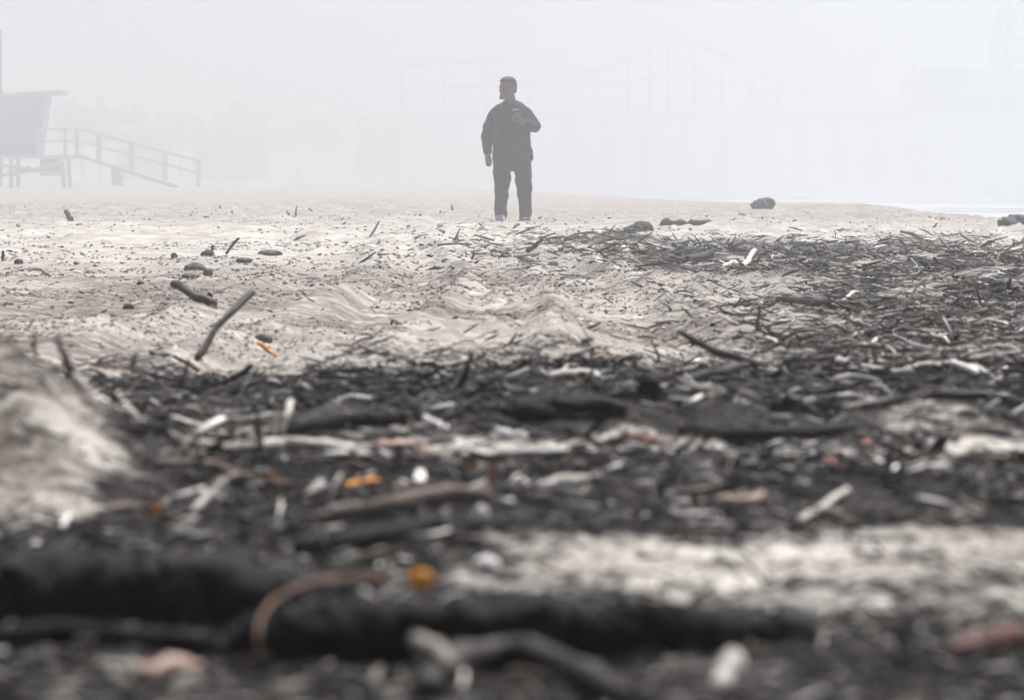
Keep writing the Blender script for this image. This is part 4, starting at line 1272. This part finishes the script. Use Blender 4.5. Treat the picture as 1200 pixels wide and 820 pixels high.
# ------------------------------------------------------------------ uncountable litter and clods
def chips(name, P2, Lm, wr, fl, colors, tiltsd, lift, mat, up_frac=.02):
    n = len(P2)
    x, d = P2[:, 0], P2[:, 1]
    z = height(x, d)
    L = Lm
    yaw = rng.normal(0, .65, n) + rng.integers(0, 2, n) * np.pi
    tilt = rng.normal(0, tiltsd, n)
    up = rng.random(n) < up_frac
    tilt = np.where(up, rng.uniform(.4, 1.25, n), tilt)
    dr = np.stack([np.cos(yaw) * np.cos(tilt), np.sin(yaw) * np.cos(tilt), np.sin(tilt)], 1)
    sd_ = np.stack([-np.sin(yaw), np.cos(yaw), np.zeros(n)], 1)
    u = np.cross(dr, sd_)
    roll = rng.uniform(0, np.pi, n)
    s2 = sd_ * np.cos(roll)[:, None] + u * np.sin(roll)[:, None]; u2 = -sd_ * np.sin(roll)[:, None] + u * np.cos(roll)[:, None]
    flat = rng.random(n) < fl
    s2 = np.where(flat[:, None], sd_, s2); u2 = np.where(flat[:, None], u, u2)
    rad = L * wr * rng.uniform(.6, 1.5, n)
    rs_ = np.where(flat, rad * 2.4, rad); ru = np.where(flat, rad * .7, rad)
    c = np.stack([x, d, z + lift + np.abs(np.sin(tilt)) * L * .38 + ru * .4], 1)
    bend = (rng.normal(0, .06, n) * L)[:, None] * s2 + (rng.normal(0, .05, n) * L)[:, None] * u2
    rings = []
    for t, tr in ((0, .75), (.5, 1.0), (1, .55)):
        p = c + dr * (L * (t - .5))[:, None] + bend * (4 * t * (1 - t))
        for k in range(4):
            a = math.pi / 4 + k * math.pi / 2
            j = rng.uniform(.75, 1.25, n)
            rings.append(p + s2 * (rs_ * tr * math.cos(a) * j)[:, None] + u2 * (ru * tr * math.sin(a) * j)[:, None])
    V = np.stack(rings, 1).reshape(-1, 3)
    base = np.array([[r * 4 + k, r * 4 + (k + 1) % 4, (r + 1) * 4 + (k + 1) % 4, (r + 1) * 4 + k] for r in range(2) for k in range(4)] + [[3, 2, 1, 0], [8, 9, 10, 11]])
    Q_ = (base[None] + (np.arange(n) * 12)[:, None, None]).reshape(-1, 4)
    pal = np.array([c_[:3] for c_ in colors]); pw = np.array([c_[3] for c_ in colors]); pw = pw / pw.sum()
    ci = rng.choice(len(pal), n, p=pw)
    ci = np.where((d < 7.6) & (ci > 0) & (ci < 4) & (rng.random(n) < .6), 0, ci)
    dry = (d > 7.6) & (rng.random(n) < .55) & (ci < 2)
    ci = np.where(dry, rng.choice([1, 2, 2, 3], n), ci)
    colr = pal[ci] * rng.uniform(.6, 1.45, n)[:, None]
    return np_mesh(name, V, Q_, False, {'tint': np.repeat(colr, 12, 0)})


PAL = [(.007, .006, .006, .58), (.03, .023, .019, .18), (.09, .07, .058, .08), (.24, .205, .18, .13), (.74, .70, .65, .14), (.22, .09, .06, .005), (.60, .22, .02, .001)]  # palest chips are bleached wood and also stand in for wet glints
p2 = sample_points(32000, 262, 900, -300, 1500, 1.1)
Lm = np.minimum(np.clip(rng.lognormal(math.log(19), .6, len(p2)), 5, 60), np.where(p2[:, 1] > 6.3, 38, 60)) * p2[:, 1] / F * np.clip((8 / p2[:, 1]) ** .5, .5, 1) * np.where(dens(p2[:, 0], p2[:, 1]) < .2, .4, 1)
pf = sample_points(21000, 278, 440, 350, 1400, 1.2)
p2 = np.concatenate([p2, pf]); Lm = np.concatenate([Lm, np.clip(rng.lognormal(math.log(10), .5, len(pf)), 4, 36) * pf[:, 1] / F])
for lo_, hi_, n_ in ((-1100, -250, 5000), (1400, 2300, 7500)):
    po = sample_points(n_, 285, 900, lo_, hi_, 1.0)
    p2 = np.concatenate([p2, po]); Lm = np.concatenate([Lm, np.clip(rng.lognormal(math.log(30), .45, len(po)), 8, 80) * po[:, 1] / F * np.clip((8 / po[:, 1]) ** .5, .5, 1)])
lf = rng.random(len(p2)) ** 1.5 * 8 * p2[:, 1] / F * dens(p2[:, 0], p2[:, 1])
tag(link('debris_litter', chips('debris_litter', p2, Lm, .048, .5, PAL, .2, lf, None), M['litter']), 'dense litter of dark twigs and bark covering the beach', 'litter', kind='stuff')
p3 = sample_points(12000, 255, 900, -200, 1400, .5)
PAL2 = [(.02, .017, .016, .6), (.06, .045, .038, .25), (.2, .17, .15, .08), (.6, .56, .52, .05)]
Lf = np.clip(rng.lognormal(math.log(4.6), .4, len(p3)), 2.5, 10) * p3[:, 1] / F
tag(link('fine_litter', chips('fine_litter', p3, Lf, .19, .5, PAL2, .3, np.zeros(len(p3)), None, 0), M['litter']), 'fine dark crumbs of bark strewn over the sand', 'litter', kind='stuff')


def clods(n):
    m_ = n * 4
    py = np.where(rng.random(m_) < .85, rng.uniform(250, 440, m_), rng.uniform(440, 620, m_)); px = rng.uniform(-300, 1500, m_)
    d = np.exp(np.interp(-py, -TAB_PY, np.log(TAB_D))); x = (px - 600) * d / F
    pr = (1 - dens(x, d)) * sstep(.38, .62, fbm(x * 1.3, d * .7, 91, 2)) 
    kp = rng.random(m_) < pr
    x = x[kp][:n]; d = d[kp][:n]
    n = len(x)
    r = np.clip(rng.lognormal(math.log(1.7), .4, n), .8, 3.4) * np.minimum(d, 40) / F
    z = height(x, d)
    t = np.array([(1, 0, 0), (.3, .9, 0), (-.8, .6, 0), (-.8, -.6, 0), (.3, -.9, 0), (.1, .1, .8), (0, 0, -.5)])
    V = t[None] * r[:, None, None] * rng.uniform(.65, 1.3, (n, 7, 1)) * np.array([1.15, 1.15, .9]) + np.stack([x, d, z + r * .05], 1)[:, None]
    tri = np.array([(0, 1, 5), (1, 2, 5), (2, 3, 5), (3, 4, 5), (4, 0, 5), (1, 0, 6), (2, 1, 6), (3, 2, 6), (4, 3, 6), (0, 4, 6)])
    Q_ = (tri[None] + (np.arange(n) * 7)[:, None, None]).reshape(-1, 3)
    c = np.array((.30, .255, .222))[None] * rng.uniform(.4, 1.25, n)[:, None]
    dk_ = rng.random(n) < .16
    c = np.where(dk_[:, None], np.array((.05, .042, .038)), c)
    return np_mesh('sand_clods', V.reshape(-1, 3), Q_, True, {'tint': np.repeat(c, 7, 0)})


tag(link('sand_clods', clods(26000), M['clod']), 'crumbly clods of damp sand scattered over the churned beach', 'sand', kind='stuff')

# ------------------------------------------------------------------ haze
m = MB(); m.box(-1420, 1420, -1420, 1420, -4.8, 36)
hm = bpy.data.materials.new('sea_haze'); hm.use_nodes = True
ht = hm.node_tree; ht.nodes.clear()
ho = ht.nodes.new('ShaderNodeOutputMaterial'); pv = ht.nodes.new('ShaderNodeVolumePrincipled')
pv.inputs['Color'].default_value = (.82, .838, .862, 1)
pv.inputs['Density'].default_value = HAZE_DENSITY
pv.inputs['Anisotropy'].default_value = HAZE_G
ht.links.new(pv.outputs[0], ho.inputs['Volume'])
tag(m.build('haze', hm), 'pale sea mist lying over the whole beach', 'haze', kind='stuff')
